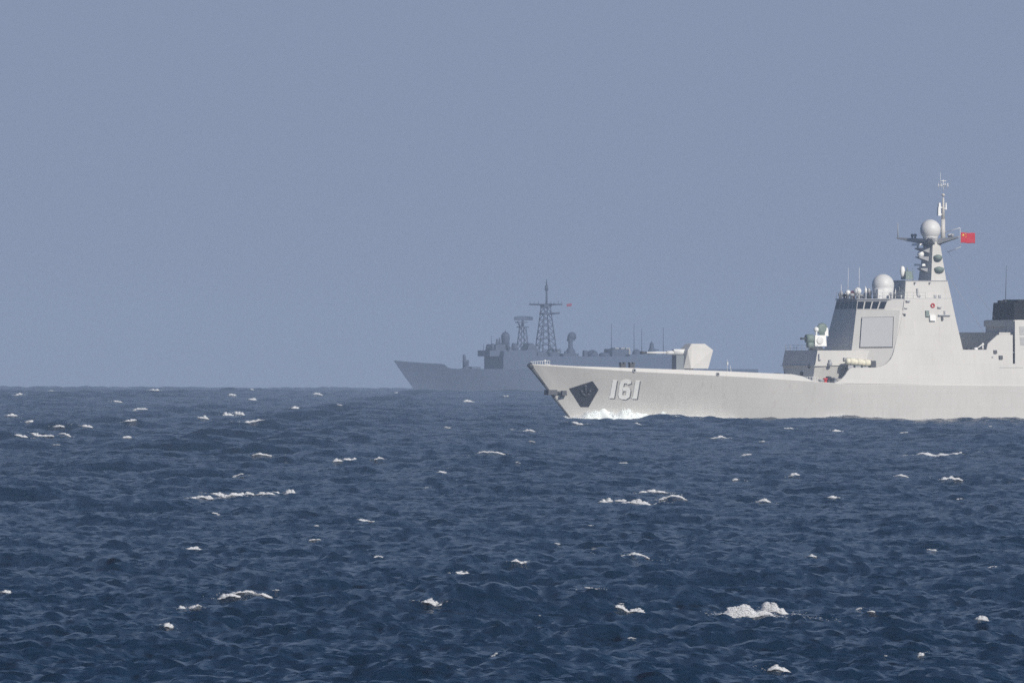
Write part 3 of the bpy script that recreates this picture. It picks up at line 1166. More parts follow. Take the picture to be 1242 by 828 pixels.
# radar array panels on the four slanted faces (two forward ones)
for sg in (1, -1):
    cs = []
    for px, py in ((1043.2, 421.3), (1082, 421), (1083.2, 384.8), (1045.6, 385.6)):
        z, a, Lf = front_ring(py)
        r = tower_ring(py, 1160)
        k = (np.interp(px, [0, 2000], [0, 2000]) - 0)
        p, q = np.array(r[1]), np.array(r[2])
        # where along the facet this column falls
        lo_f, hi_f = 0.0, 1.0
        for _ in range(30):
            m_ = (lo_f + hi_f) / 2
            v = p + (q - p) * m_
            X = D.O[0] + v[0] * D.c + v[1] * D.s
            Y = D.O[1] + v[0] * D.s - v[1] * D.c
            if 621 + FPX * X / Y < px:
                lo_f = m_
            else:
                hi_f = m_
        cs.append(p + (q - p) * lo_f)
    nrm = np.cross(cs[1] - cs[0], cs[3] - cs[0])
    nrm /= np.linalg.norm(nrm)
    if nrm[1] < 0:
        nrm = -nrm
    cen_ = sum(cs) / 4
    def ringo(f, off):
        return [tuple(np.array((v[0], sg * v[1], v[2]))) for v in [cen_ + (c - cen_) * f + nrm * off for c in cs]]
    mb = MB()
    mb.loft([ringo(1.0, -0.2), ringo(1.0, 0.20), ringo(0.985, 0.24)])
    ap = mb.build('radar_array_panel', M['panel'], tw)
    mb = MB()
    mb.loft([ringo(1.045, -0.2), ringo(1.045, 0.02), ringo(1.0, 0.02)], cap=False)
    mb.build('panel_frame', M['dark'], ap)

# ---- flush side plating rising out of the hull, with its two scoops
SIDE = [(1012, 464.6), (1017, 462), (1021.5, 458.8), (1025, 455), (1028, 450.2), (1031, 446.8), (1034, 445.8), (1062, 445.6), (1068.5, 444.4), (1075, 441), (1080, 436), (1083, 430),
        (1095, 380), (1097.2, 362), (1154, 362), (1156.5, 374), (1160, 390), (1164, 407), (1168, 424), (1196.5, 424), (1198, 417), (1210, 406), (1228.3, 406), (1228.5, 441), (1231.2, 441), (1231.0, 389)]
for sg in (1, -1):
    outer = []
    for px, py in (SIDE if sg > 0 else SIDE[:-1] + [(1231, 406)]):
        L, z = at(px, py, 7.5)
        for _ in range(5):
            L, z = at(px, py, sideP(z))
        outer.append((L, z))
    outer += [(92.0, outer[-1][1]), (92.0, zk(92) + 0.05)]
    outer.append((70.0, zk(70) + 0.05))
    outer.append((outer[0][0], zk(outer[0][0]) + 0.03))
    o1 = [(L, sg * sideP(z), z) for L, z in outer]
    o2 = [(L, sg * (sideP(z) - 0.28), z) for L, z in outer]
    mb = MB()
    mb.loft([o1, o2])
    sp = mb.build('side_plating', M['paint'], ship)
# decks between the sides
mb = MB()
zd = at(1180, 424.5, 8)[1]
mb.box(at(1160, 424, 0)[0] - 2, 92, -7.5, 7.5, zd - 0.4, zd - 0.25)
mb.build('boat_deck', M['deck'], ship)
mb = MB()
zl = at(1050, 446.3, 7.5)[1]
for sg in (1, -1):
    mb.box(at(1034, 446, 7.5)[0], 58, sg * 5.0, sg * 7.85, zl - 0.2, zl - 0.05)
mb.build('raft_deck', M['deck'], ship)
# life raft canisters on the raft deck
for sg in (1, -1):
    for k in range(3):
        q = pt(1031.5 + k * 9.0, 438.2 + 0.9 * k, 7.0)
        mb = MB()
        c = (q[0], sg * 7.0, q[2])
        mb.lathe(c, [(0.18, -0.78), (0.42, -0.72), (0.5, -0.45), (0.5, -0.06), (0.54, -0.05), (0.54, 0.05), (0.5, 0.06), (0.5, 0.45), (0.42, 0.72), (0.18, 0.78)], 18, 'l')
        cn = mb.build('life_raft_canister', M['raft'], ship)
        mb = MB()
        mb.box(c[0] - 0.45, c[0] + 0.45, c[1] - .12, c[1] + .12, zl - 0.1, c[2] - .3, .05)
        mb.build('cradle', M['metal'], cn)
q = pt(1059, 441.5, 7.2)
for sg in (1, -1):
    mb = MB()
    mb.box(q[0] - 0.45, q[0] + 0.45, sg * 6.9, sg * 7.3, zl - 0.1, q[2] + 0.5, 0.02)
    mb.build('deck_locker', M['dark'], ship)
# slit vent on the facet edge
mb = MB()
q = pt(1094, 381.8, 6.95)
mb.loft([[(q[0] - 0.62, 6.5, q[2] - 0.18), (q[0] + 0.5, 7.14, q[2] - 0.18), (q[0] + 0.5, 7.14, q[2] + 0.18), (q[0] - 0.62, 6.5, q[2] + 0.18)],
         [(q[0] - 0.3, 6.1, q[2] - 0.18), (q[0] + 0.6, 6.7, q[2] - 0.18), (q[0] + 0.6, 6.7, q[2] + 0.18), (q[0] - 0.3, 6.1, q[2] + 0.18)]])
mb.build('vent_slit', M['dark'], ship)

# fittings on the flush side
def on_side(px, py, off=0.0):
    L, z = at(px, py, 7.3)
    for _ in range(5):
        L, z = at(px, py, sideP(z))
    return np.array((L, sideP(z) + off, z))


def side_box(px0, py0, px1, py1, t, m, name, bevel=0.0):
    a, c = on_side(px0, py1), on_side(px1, py0)
    mb = MB()
    r = lambda o: [(a[0], sideP(a[2]) + o, a[2]), (c[0], sideP(a[2]) + o, a[2]), (c[0], sideP(c[2]) + o, c[2]), (a[0], sideP(c[2]) + o, c[2])]
    mb.loft([r(-0.05), r(t)])
    return mb.build(name, M[m], ship, bevel=bevel)


q = on_side(1131, 370.5, 0.1)
mb = MB()
n = 22
rg = []
for i in range(n + 1):
    a = 2 * pi * i / n
    rg.append((q[0] + 0.26 * cos(a), q[1], q[2] + 0.26 * sin(a)))
mb.path(rg, 0.10, 8)
mb.build('life_ring', M['red'], ship)
side_box(1127, 382, 1133.5, 389, 0.35, 'white', 'equipment_box')
side_box(1122.5, 376.5, 1126, 384, 0.25, 'dish', 'hose_reel')
side_box(1137, 372, 1141, 373.4, 0.3, 'metal', 'lamp_bracket')
side_box(1137.5, 381.7, 1152, 382.9, 0.30, 'metal', 'boom_arm')
side_box(1141.5, 383, 1143.4, 388.5, 0.18, 'dark', 'hook_plate')
side_box(1144.8, 377, 1146, 382, 0.2, 'metal', 'boom_post')
side_box(1098.5, 364, 1103, 366, 0.3, 'metal', 'flood_lamp')
side_box(1097, 373, 1100, 374.4, 0.2, 'metal', 'flood_lamp')
side_box(1205, 424.5, 1208.5, 428.5, 0.2, 'dark', 'bollard_cover')
side_box(1211.5, 431, 1215.5, 435.5, 0.2, 'dark', 'bollard_cover')
side_box(1203, 432, 1204.5, 433.5, 0.12, 'metal', 'bollard_cover')
side_box(1212, 445.3, 1241, 445.7, 0.05, 'metal', 'rubbing_strip')
# things standing in the scoop
for px, w_, h_, m in ((1001, 0.4, 0.7, 'red'), (1005, 0.45, 0.95, 'dark'), (1009, 0.5, 0.75, 'dark'), (1013, 0.5, 0.8, 'metal'), (996, 0.5, 0.5, 'metal')):
    a = pt(px, 462, 6.9)
    mb = MB()
    mb.lathe((a[0], 6.9, zdk), [(w_, 0), (w_, 0.1), (w_ * .6, 0.2), (w_ * .6, h_), (w_ * .9, h_ + .08), (w_ * .9, h_ + .25), (0.1, h_ + .3)], 14)
    mb.build('mooring_capstan', M[m], ship)
mb = MB()
for k in range(6):
    a = pt(976 + k * 3.2, 459, 7.9)
    mb.tube((a[0], 7.9, zdk), (a[0], 7.9, zdk + 1.15), 0.03, 0.03, 5)
a, c = pt(976, 459, 7.9), pt(992, 459, 7.9)
for zz in (0.6, 1.15):
    mb.tube((a[0], 7.9, zdk + zz), (c[0], 7.9, zdk + zz), 0.025, 0.025, 5)
mb.build('guard_rail', M['white'], ship)
# ladder, pipes and lamp on the deckhouse
mb = MB()
a, c = pt(993, 436, PH + .12), pt(993, 429, PH + .05)
mb.box(a[0], a[0] + 0.15, PH - 0.1, PH + 0.2, a[2], c[2])
mb.box(a[0], a[0] + 0.35, PH - 0.1, PH + 0.25, a[2] - .1, a[2] + 0.05)
mb.build('wall_ladder', M['metal'], house)
mb = MB()
a = pt(1006, 441, PH + .2)
mb.lathe((a[0], PH + .35, a[2] - .4), [(0.3, 0), (0.35, .5), (.2, .7), (.15, 1.0)], 10)
mb.build('wall_davit', M['metal'], house)
mb = MB()
a = pt(1025, 436, PH + .3)
mb.box(a[0] - .3, a[0] + 0.4, PH + .2, PH + 0.6, a[2] - .1, a[2] + 0.3)
mb.build('wall_fitting', M['metal'], house)
mb = MB()
a = pt(984, 444, 3.6)
mb.lathe((Lb - 0.05, 3.3, a[2]), [(0.3, -.1), (0.3, 0.1)], 14, 'l')
mb.build('porthole', M['dark'], house)
mb = MB()
mb.box(Lb - 0.1, Lb + .2, 0.6, 1.3, zdk, zdk + 1.9)
mb.build('deckhouse_door', M['dark'], house)

# ---- on the wheelhouse roof
zr = at(1060, 362.2, 3)[1]
q = pt(1071, 345.8, 2.6)
mb = MB()
R_ = 1.62
mb.lathe((q[0], 2.6, 0), [(1.45, zr), (1.45, zr + 0.2), (1.56, q[2] - 0.5)] + [(R_ * cos(a), q[2] + R_ * sin(a)) for a in np.linspace(-0.3, pi / 2, 16)], 32)
mb.build('satellite_radome', M['radome'], ship)
mb = MB()
q = pt(1066.5, 356.0, 4.2)
mb.box(q[0] - .35, q[0] + .5, 3.6, 4.4, zr, q[2] + .6, 0.08)
mb.build('roof_box', M['radome'], ship)
for px, w_, h_, m, P in ((1020.5, .22, 1.1, 'metal', 2.2), (1024, .3, .7, 'dark', 0.5), (1028.5, .35, 1.25, 'white', 1.5), (1033, .4, .8, 'metal', 3.0), (1036, .3, 1.0, 'dark', 0.2), (1044, .35, .7, 'metal', 3.0), (1050, .2, 1.6, 'white', 3.6), (1047, .3, .6, 'dark', 1.0), (1080.5, .2, .9, 'metal', 4.8), (1085, .18, .8, 'dark', 4.8)):
    a = pt(px, 362, P)
    mb = MB()
    mb.lathe((a[0], P, zr), [(w_ * .5, 0), (w_ * .5, h_ * .45), (w_, h_ * .5), (w_, h_ * .85), (w_ * .4, h_)], 12)
    mb.build('roof_fitting', M[m], ship)
rg_ = random.Random(4)
for k in range(22):
    px = rg_.uniform(1018, 1056) if k < 15 else rg_.uniform(1082, 1097)
    P = rg_.uniform(-2.5, 3.2)
    a = pt(px, 362, P)
    hh = rg_.uniform(.5, 1.6)
    w_ = rg_.uniform(.08, .26)
    mb = MB()
    if k % 3:
        mb.lathe((a[0], P, zr), [(w_ * .7, 0), (w_ * .5, hh * .5), (w_, hh * .6), (w_, hh * .9), (w_ * .3, hh)], 10)
    else:
        mb.box(a[0] - w_, a[0] + w_, P - w_, P + w_, zr, zr + hh, .02)
    mb.build('roof_fitting', M[rg_.choice(['metal', 'white', 'dark', 'paint', 'dish', 'radome'])], ship)
q = pt(1040.2, 353.2, 2.4)
mb = MB()
mb.lathe((q[0], 2.4, zr), [(0.25, 0), (0.25, q[2] - zr - .3)], 12)
mb.ball(q, 0.56, -0.8)
mb.build('small_radome', M['white'], ship)
q = pt(1034.5, 355.5, 1.4)
mb = MB()
mb.lathe((q[0], 1.4, zr), [(0.2, 0), (0.2, q[2] - zr - .2)], 12)
mb.ball(q, 0.36, -0.8)
mb.build('small_radome', M['red'], ship)
whip(1028.3, 362, 1029, 325, 1.0, 0.035, 'white')
whip(1041.8, 362, 1042.3, 324, 3.2, 0.04, 'white')
whip(1020, 362, 1020.4, 345, 1.8, 0.045, 'white')
whip(1049.5, 362, 1049.5, 347, 3.4, 0.06, 'white')
mb = MB()
rp = bridge_ring(362.2, 0.1)
pr = [rp[5], rp[0], rp[1], rp[2], (rp[2][0] + 6, rp[2][1], rp[2][2])]
for a, c in zip(pr[:-1], pr[1:]):
    a, c = np.array(a), np.array(c)
    n = max(2, int(np.linalg.norm(c - a) / 0.9))
    for k in range(n + 1):
        p = a + (c - a) * k / n
        mb.tube(p, p + (0, 0, 0.9), 0.022, 0.022, 5)
    for zz in (0.45, 0.9):
        mb.tube(a + (0, 0, zz), c + (0, 0, zz), 0.018, 0.018, 5)
mb.build('guard_rail', M['metal'], ship)

# ---- mast base, tapering mast
def quad_ring(py, pxf0, pxf1, pxs, a=None):
    """ring of a square mast from its shaded front (pxf0..pxf1) and its lit side (to pxs)"""
    a = (pxf1 - pxf0) / 7.64 if a is None else a
    Lf, z = at(pxf1, py, a)
    La = at(pxs, py, a)[0]
    return [(Lf, -a, z), (Lf, a, z), (La, a, z), (La, -a, z)]


mb = MB()
mb.loft([quad_ring(362.3, 0, 1097.3, 1154.2, 3.4), quad_ring(340.2, 0, 1098.6, 1149.2, 3.1)])
base = mb.build('mast_base', M['paint'], ship)
mb = MB()
mb.loft([quad_ring(340.8, 0, 1097.8, 1149.6, 3.2), quad_ring(340.0, 0, 1097.8, 1149.6, 3.2)])
mb.loft([quad_ring(362.4, 0, 1096.6, 1154.8, 3.5), quad_ring(361.4, 0, 1096.6, 1154.8, 3.5)])
mb.build('mast_base_coaming', M['metal'], base)
mb = MB()
mb.loft([quad_ring(340.2, 1114, 1129.4, 1147.8), quad_ring(318, 1117.5, 1130.4, 1144), quad_ring(291.5, 1121, 1131.5, 1139.6)])
mast = mb.build('mast', M['paint'], ship)
# platform with four arms
zpl = at(1130, 290.5)[1]
Lc = at(1130, 290)[0]
mb = MB()
mb.box(Lc - 1.7, Lc + 1.5, -1.5, 1.5, zpl - 0.25, zpl + 0.12, 0.0)
mb.loft([[(Lc - 0.9, -0.9, zpl - 0.9), (Lc + 0.9, -0.9, zpl - 0.9), (Lc + 0.9, 0.9, zpl - 0.9), (Lc - 0.9, 0.9, zpl - 0.9)],
         [(Lc - 1.6, -1.4, zpl - 0.2), (Lc + 1.5, -1.4, zpl - 0.2), (Lc + 1.5, 1.4, zpl - 0.2), (Lc - 1.6, 1.4, zpl - 0.2)]])
tips = [(Lc - 2.9, -5.2), (Lc + 2.2, 4.2), (Lc - 2.6, 4.4), (Lc + 2.3, -4.4)]
for tl, tp in tips:
    d = np.array((tl - Lc, tp))
    d /= np.linalg.norm(d)
    nn = np.array((-d[1], d[0]))
    b0 = np.array((Lc, 0)) + d * 1.0
    tt = np.array((tl, tp))
    up = 0.12 if tl < Lc else 0.25
    mb.loft([[(*(b0 + nn * .6), zpl - 0.75), (*(b0 - nn * .6), zpl - 0.75), (*(b0 - nn * .6), zpl + 0.1), (*(b0 + nn * .6), zpl + 0.1)],
             [(*(tt + nn * .2), zpl - 0.02 + up), (*(tt - nn * .2), zpl - 0.02 + up), (*(tt - nn * .2), zpl + 0.18 + up), (*(tt + nn * .2), zpl + 0.18 + up)]])
pf = mb.build('mast_platform', M['metal'], mast)
mb = MB()
q = pt(1128.4, 278.6, 0.3)
mb.lathe((q[0], 0.3, 0), [(1.05, zpl + .1), (1.1, q[2] - 1.05)] + [(1.5 * cos(a), q[2] + 1.5 * sin(a)) for a in np.linspace(-0.75, pi / 2, 18)], 32)
mb.build('mast_radome', M['radome'], mast)
# topmast
mb = MB()
tl_, tz0 = at(1143.8, 292, 0.6)
mb.tube((tl_, 0.6, tz0 - .3), (tl_, 0.6, at(0, 262, .6)[1]), 0.36, 0.30, 14)
mb.tube((tl_, 0.6, at(0, 262, .6)[1]), (tl_ + .03, 0.6, at(0, 235, .6)[1]), 0.27, 0.13, 12)
mb.ball((tl_ + .03, 0.6, at(0, 232, .6)[1]), 0.24)
topm = mb.build('topmast', M['paint'], mast)
mb = MB()
z_ = lambda py: at(1144, py, .6)[1]
mb.tube((tl_ + .03, 0.6, z_(232)), (tl_ + .03, 0.6, z_(218)), 0.05, 0.035, 6)
mb.tube((tl_ - .45, 0.6, z_(224)), (tl_ - .45, 0.6, z_(209)), 0.035, 0.02, 6)
mb.tube((tl_ - .9, 0.6, z_(225)), (tl_ + .9, 0.6, z_(225)), 0.05, 0.05, 6)
mb.tube((tl_, -0.9, z_(225)), (tl_, 2.1, z_(225)), 0.05, 0.05, 6)
mb.tube((tl_ - .4, 0.6, z_(219.5)), (tl_ + .5, 0.6, z_(219.5)), 0.06, 0.06, 6)
for k in range(8):
    a = k * pi / 4
    mb.tube((tl_ + .75 * cos(a), .6 + .75 * sin(a), z_(228)), (tl_ + .75 * cos(a), .6 + .75 * sin(a), z_(222)), 0.03, 0.03, 5)
mb.build('mast_aerials', M['white'], topm)
for px, py, w_, hh in ((1139.3, 249.5, .2, .4), (1138.8, 256.5, .24, .62), (1147.2, 250, .12, .5)):
    q = pt(px, py, .6)
    mb = MB()
    mb.box(q[0] - w_, q[0] + w_, .6 - w_, .6 + w_, q[2] - hh, q[2] + hh, 0.05)
    mb.tube((q[0], .6, q[2] - hh * .7), (tl_, .6, q[2] - hh * .7), 0.09, 0.09, 6)
    mb.build('mast_sensor', M['white'], topm)
# verticals and struts on the platform
mb = MB()
tp = tips[0]
mb.tube((tp[0] + .1, tp[1], zpl + .2), (tp[0] + .1, tp[1], at(1089, 270, tp[1])[1]), 0.09, 0.06, 8)
mb.build('yard_aerial', M['metal'], pf)
for px, P in ((1106.5, -3.0), (1110, -2.4), (1151, 2.2), (1155, 3.0)):
    a = pt(px, 289, P)
    mb = MB()
    mb.lathe((a[0], P, zpl), [(.14, 0), (.14, .45), (.25, .5), (.25, .75), (.05, .85)], 10)
    mb.build('yard_fitting', M['metal'], pf)
mb = MB()
a, c = pt(1147, 281.5, 1.0), pt(1164, 276.5, 3.6)
mb.tube(a, c, 0.06, 0.05, 6)
mb.build('signal_yard', M['white'], pf)
mb = MB()
a, c = pt(1149, 306, 1.0), pt(1165, 299.5, 3.6)
mb.tube(a, c, 0.05, 0.04, 6)
mb.build('signal_yard', M['white'], pf)
q = pt(1153.5, 285.3, 2.4)
mb = MB()
mb.ball(q, 0.24)
mb.tube((q[0], q[1], zpl), q, 0.09)
mb.build('mast_lamp', M['white'], pf)
# forward brackets with small radar aerials, greenish dishes on the port face
for px0, px1, py, kind in ((1109, 1119, 301.5, 0), (1110, 1118, 312, 1), (1112, 1118, 326, 0)):
    q = pt(px0 + 3, py, 0.2)
    r = quad_ring(py, 1118, 1130, 1142)
    mb = MB()
    Lf = r[0][0]
    mb.loft([[(q[0], -.5, q[2] - .05), (q[0], .7, q[2] - .05), (q[0], .7, q[2] + .1), (q[0], -.5, q[2] + .1)],
             [(Lf + .3, -.8, q[2] - 0.7), (Lf + .3, .8, q[2] - 0.7), (Lf + .3, .8, q[2] + .1), (Lf + .3, -.8, q[2] + .1)]])
    bk = mb.build('sensor_bracket', M['metal'], mast)
    mb = MB()
    if kind == 0:
        mb.tube((q[0] + .2, .1, q[2]), (q[0] + .2, .1, q[2] + .45), 0.16, 0.14, 8)
        mb.box(q[0] - .1, q[0] + .45, -1.3, 1.3, q[2] + .42, q[2] + .72, 0.06)
    else:
        mb.ball((q[0] + .5, .2, q[2] + .45), 0.5, -0.7)
    mb.build('navigation_aerial', M['white'], bk)
for px, py, rr_ in ((1137, 312.5, .62), (1138, 327, .75)):
    r = quad_ring(py, 1117.5, 1130, 1144)
    q = pt(px, py, r[1][1])
    mb = MB()
    P0 = r[1][1]
    mb.lathe((q[0], P0 + .1, q[2] - .3), [(rr_ * .4, -.1), (rr_ * .95, -.02), (rr_ * 1.1, .3), (rr_ * 1.1, .45), (rr_, .55), (rr_ * .3, .75)], 18)
    mb.tube((q[0], P0 - .3, q[2] - .25), (q[0], P0 + .2, q[2] - .25), 0.3, 0.3, 10)
    mb.build('jammer_dome', M['dish'], mast)
# director cluster in front of the mast base
mb = MB()
q = pt(1096.5, 345, -1.0)
mb.tube((q[0], -1, zr), (q[0], -1, at(1096, 340, -1)[1]), 0.42, 0.3, 10)
mb.box(q[0] - .6, q[0] + .6, -1.7, -.4, zr + 1.1, zr + 1.5)
mb.tube((q[0] - .9, -1.5, zr), (q[0] - .3, -1.2, at(1096, 345, -1)[1]), 0.09, 0.09, 6)
mb.tube((q[0] + .3, -.3, zr), (q[0] + .3, -.3, at(1096, 335, -1)[1]), 0.09, 0.09, 6)
dm = mb.build('director_pedestal', M['metal'], ship)
mb = MB()
q = pt(1099, 333, -1.0)
mb.box(q[0] - .5, q[0] + .7, -1.7, -.2, q[2] - .7, q[2] + .5, .12)
mb.tube((q[0] + .2, -1, q[2] + .4), (q[0] + .2, -1, q[2] + 1.0), .12, .1, 8)
mb.tube((q[0] + .9, -.6, q[2] - 1.0), (q[0] + .9, -.6, q[2] + .9), .05, .04, 6)
mb.build('director_head', M['dish'], dm)
mb = MB()
q = pt(1094.6, 326.8, -1.0)
mb.lathe((q[0], -1, q[2] - .5), [(.1, -.6), (.33, -.2), (.38, .3), (.3, .8), (.1, 1.0)], 14)
mb.build('director_radome', M['white'], dm)
mb = MB()
q = pt(1092, 355, 1.5)
mb.tube((q[0], 1.5, zr), (q[0], 1.5, zr + 2.2), .14, .1, 8)
mb.box(q[0] - .3, q[0] + .3, 1.2, 1.8, zr + 1.2, zr + 2.0, .05)
mb.tube((q[0] + .9, 2.0, zr), (q[0] + .9, 2.0, zr + 1.7), .2, .2, 8)
mb.build('signal_lamp', M['metal'], ship)
# small marks on the mast base
for px, py, w_, hh in ((1112.5, 354, .1, .5), (1114.5, 359, .25, .12), (1134, 359.5, .2, .2), (1139.5, 359.5, .2, .2), (1110, 343, .1, .12), (1128, 343, .1, .1)):
    q = pt(px, py, 3.35)
    mb = MB()
    mb.box(q[0] - w_, q[0] + w_, 3.0, 3.5, q[2] - hh, q[2] + hh)
    mb.build('base_fitting', M['metal'], base)

# ---- funnel group at the frame's edge
def face_block(pxl, pxr, py0, py1, name, m, aft, lean=0.0):
    """block whose forward face spans the columns pxl..pxr"""
    a = (pxr - pxl) / 7.64
    Lf = at((pxl + pxr) / 2, py1, 0)[0]
    z0, z1 = at((pxl + pxr) / 2, py0, 0)[1], at((pxl + pxr) / 2, py1, 0)[1]
    mb = MB()
    mb.loft([[(Lf, -a, z0), (Lf, a, z0), (aft, a, z0), (aft, -a, z0)], [(Lf + lean, -a + lean * .4, z1), (Lf + lean, a - lean * .4, z1), (aft, a - lean * .4, z1), (aft, -a + lean * .4, z1)]])
    return mb.build(name, m, ship), Lf, a, z0, z1


mb = MB()
q = pt(1231.2, 389, 6.4)
mb.box(q[0] + .05, 92, 3.9, sideP(q[2]) - .1, zd - 4.5, q[2] - .02)
mb.box(q[0] - 3.5, q[0] + .05, -6.6, 6.6, zd - 5.5, zd - .25)
mb.build('funnel_casing', M['paint'], ship)
b1, *_ = face_block(1164, 1211, 425, 403, 'uptake_house', M['paint'], 90)
fh, Lf2, a2, z20, z21 = face_block(1196, 1230.5, 425, 388, 'funnel_housing', M['paint'], 92)
# stepped upper part of the housing front
mb = MB()
mb.box(Lf2 - 0.25, Lf2 + 1.0, -a2 - .1, a2 + .02, at(1212, 396, 0)[1], at(1212, 388.5, 0)[1])
mb.build('housing_visor', M['paint'], fh)
# intake louvres on the port side of the housing
for r_ in range(2):
    for c_ in range(4):
        l = at(1233.6, 400, 6.6)[0] + c_ * 1.0
        z = at(1238, 395.5 + r_ * 12.5, 6.6)[1]
        zs = [(z - 1.25, 0), (z, 0)]
        mb = MB()
        for k in range(7):
            za, zb_ = z - 1.25 + k * .18, z - 1.25 + k * .18 + .09
            mb.loft([[(l, sideP(za) - .1, za), (l + .8, sideP(za) - .1, za), (l + .8, sideP(za) + .05, za), (l, sideP(za) + .05, za)],
                     [(l, sideP(zb_) - .1, zb_), (l + .8, sideP(zb_) - .1, zb_), (l + .8, sideP(zb_) + .05, zb_), (l, sideP(zb_) + .05, zb_)]])
        mb.build('intake_louvre', M['metal'], fh)
mb = MB()
fl = at(1216, 377, 0)[0]
zf0, zf1 = z21, at(1220, 367, 0)[1]
af = 3.3
mb.loft([[(fl, -af, zf0), (fl, af, zf0), (fl + 10, af, zf0), (fl + 10, -af, zf0)], [(fl + .15, -af + .1, zf1), (fl + .15, af - .1, zf1), (fl + 10, af - .1, zf1), (fl + 10, -af + .1, zf1)]])
fu = mb.build('funnel', M['black'], ship, bevel=0.1)
mb = MB()
q = pt(1215.5, 367, 0.8)
mb.box(q[0] - .5, q[0] + .6, 0.3, 1.3, zf1 - .1, zf1 + .32)
for k in range(3):
    mb.box(fl + 1.2 + k * 2.9, fl + 3.4 + k * 2.9, -2.4, 2.4, zf1 - .1, zf1 + .45, .1)
mb.build('exhaust_cap', M['black'], fu)
whip(1219.7, 367, 1220.6, 322, 1.4, 0.05, 'dark')
# after part of the ship, out of the frame: hangar
mb = MB()
mb.box(100, 128, -7.0, 7.0, zk(110) - .1, zk(110) + 6.5, .6)
mb.build('hangar', M['paint'], ship)
# davit by the boat deck
mb = MB()
q = pt(1192, 420, 6.5)
mb.tube((q[0], 6.5, zd - .3), (q[0], 6.5, q[2] + .3), .12, .1, 8)
mb.tube((q[0], 6.5, q[2] + .3), (q[0] - 1.0, 6.8, q[2] - .2), .1, .08, 8)
mb.ball((q[0], 6.5, q[2] + .3), .2)
mb.build('boat_davit', M['white'], ship)
for px, m in ((1183.5, 'white'), (1179, 'dark'), (1189, 'dark'), (1174, 'dark')):
    q = pt(px, 423, 6.8)
    mb = MB()
    mb.lathe((q[0], 6.8, zd - .3), [(.3, 0), (.3, .3), (.36, .35), (.3, .62), (.1, .7)], 10)
    mb.build('deck_fitting', M[m], ship)
# rigging
mb = MB()
mb.tube(pt(1148, 331, 0.5), pt(1199, 412, 2.0), 0.028, 0.028, 5)
mb.tube(pt(1146, 300, 0.5), pt(1207, 386, 0.0), 0.018, 0.018, 5)
mb.build('rigging_wire', M['metal'], ship)


# ---- ensign at the yard: a thing of its own
def make_flag(frame, px, py, wid, hei, P, label, stars, drop=0.08, amp=0.12, m='flag'):
    fr = frame.root('flag', label, 'flag')
    l0, z0 = frame.at(px, py, P)
    nu, nv = 28, 12
    def f(u, v, off=0.0):
        ph = u * 7.0 + v * 0.8
        return (l0 + u * wid * 0.97, P + amp * sin(ph) * min(1, u * 3) + off, z0 - v * hei - drop * u + 0.03 * sin(u * 9))
    mb = MB()
    mb.loft([[f(i / nu, j / nv, 0.012) for j in range(nv + 1)] + [f(i / nu, 1 - j / nv, -0.012) for j in range(nv + 1)] for i in range(nu + 1)], True, True)
    mb.build('cloth', M[m], fr)
    for cu, cv, r, rot in stars:
        for o in (0.02, -0.02):
            mb = MB()
            ring = []
            for k in range(10):
                a = rot + pi / 2 + k * pi / 5
                rr = r if k % 2 == 0 else r * 0.4
                ring.append(f(cu + rr * cos(a) * hei / wid, cv - rr * sin(a), o))
            ring2 = [(p[0], p[1] + (0.01 if o > 0 else -0.01), p[2]) for p in ring]
            mb.loft([ring, ring2])
            mb.build('star', M['star'], fr)
    return fr


make_flag(D, 1165.2, 282, 2.38, 1.5, 3.9, 'red flag with yellow stars flying from the destroyer mast', 
          [(1 / 6, .25, .15, 0), (1 / 3, .1, .055, .4), (.4, .2, .055, .2), (.4, .35, .055, 0), (1 / 3, .45, .055, .3)])
mb = MB()
a, c = pt(1164.6, 299.5, 3.8), pt(1164.6, 276.5, 3.8)
mb.tube(a, c, 0.03, 0.03, 5)
mb.build('flag_halyard', M['white'], ship)

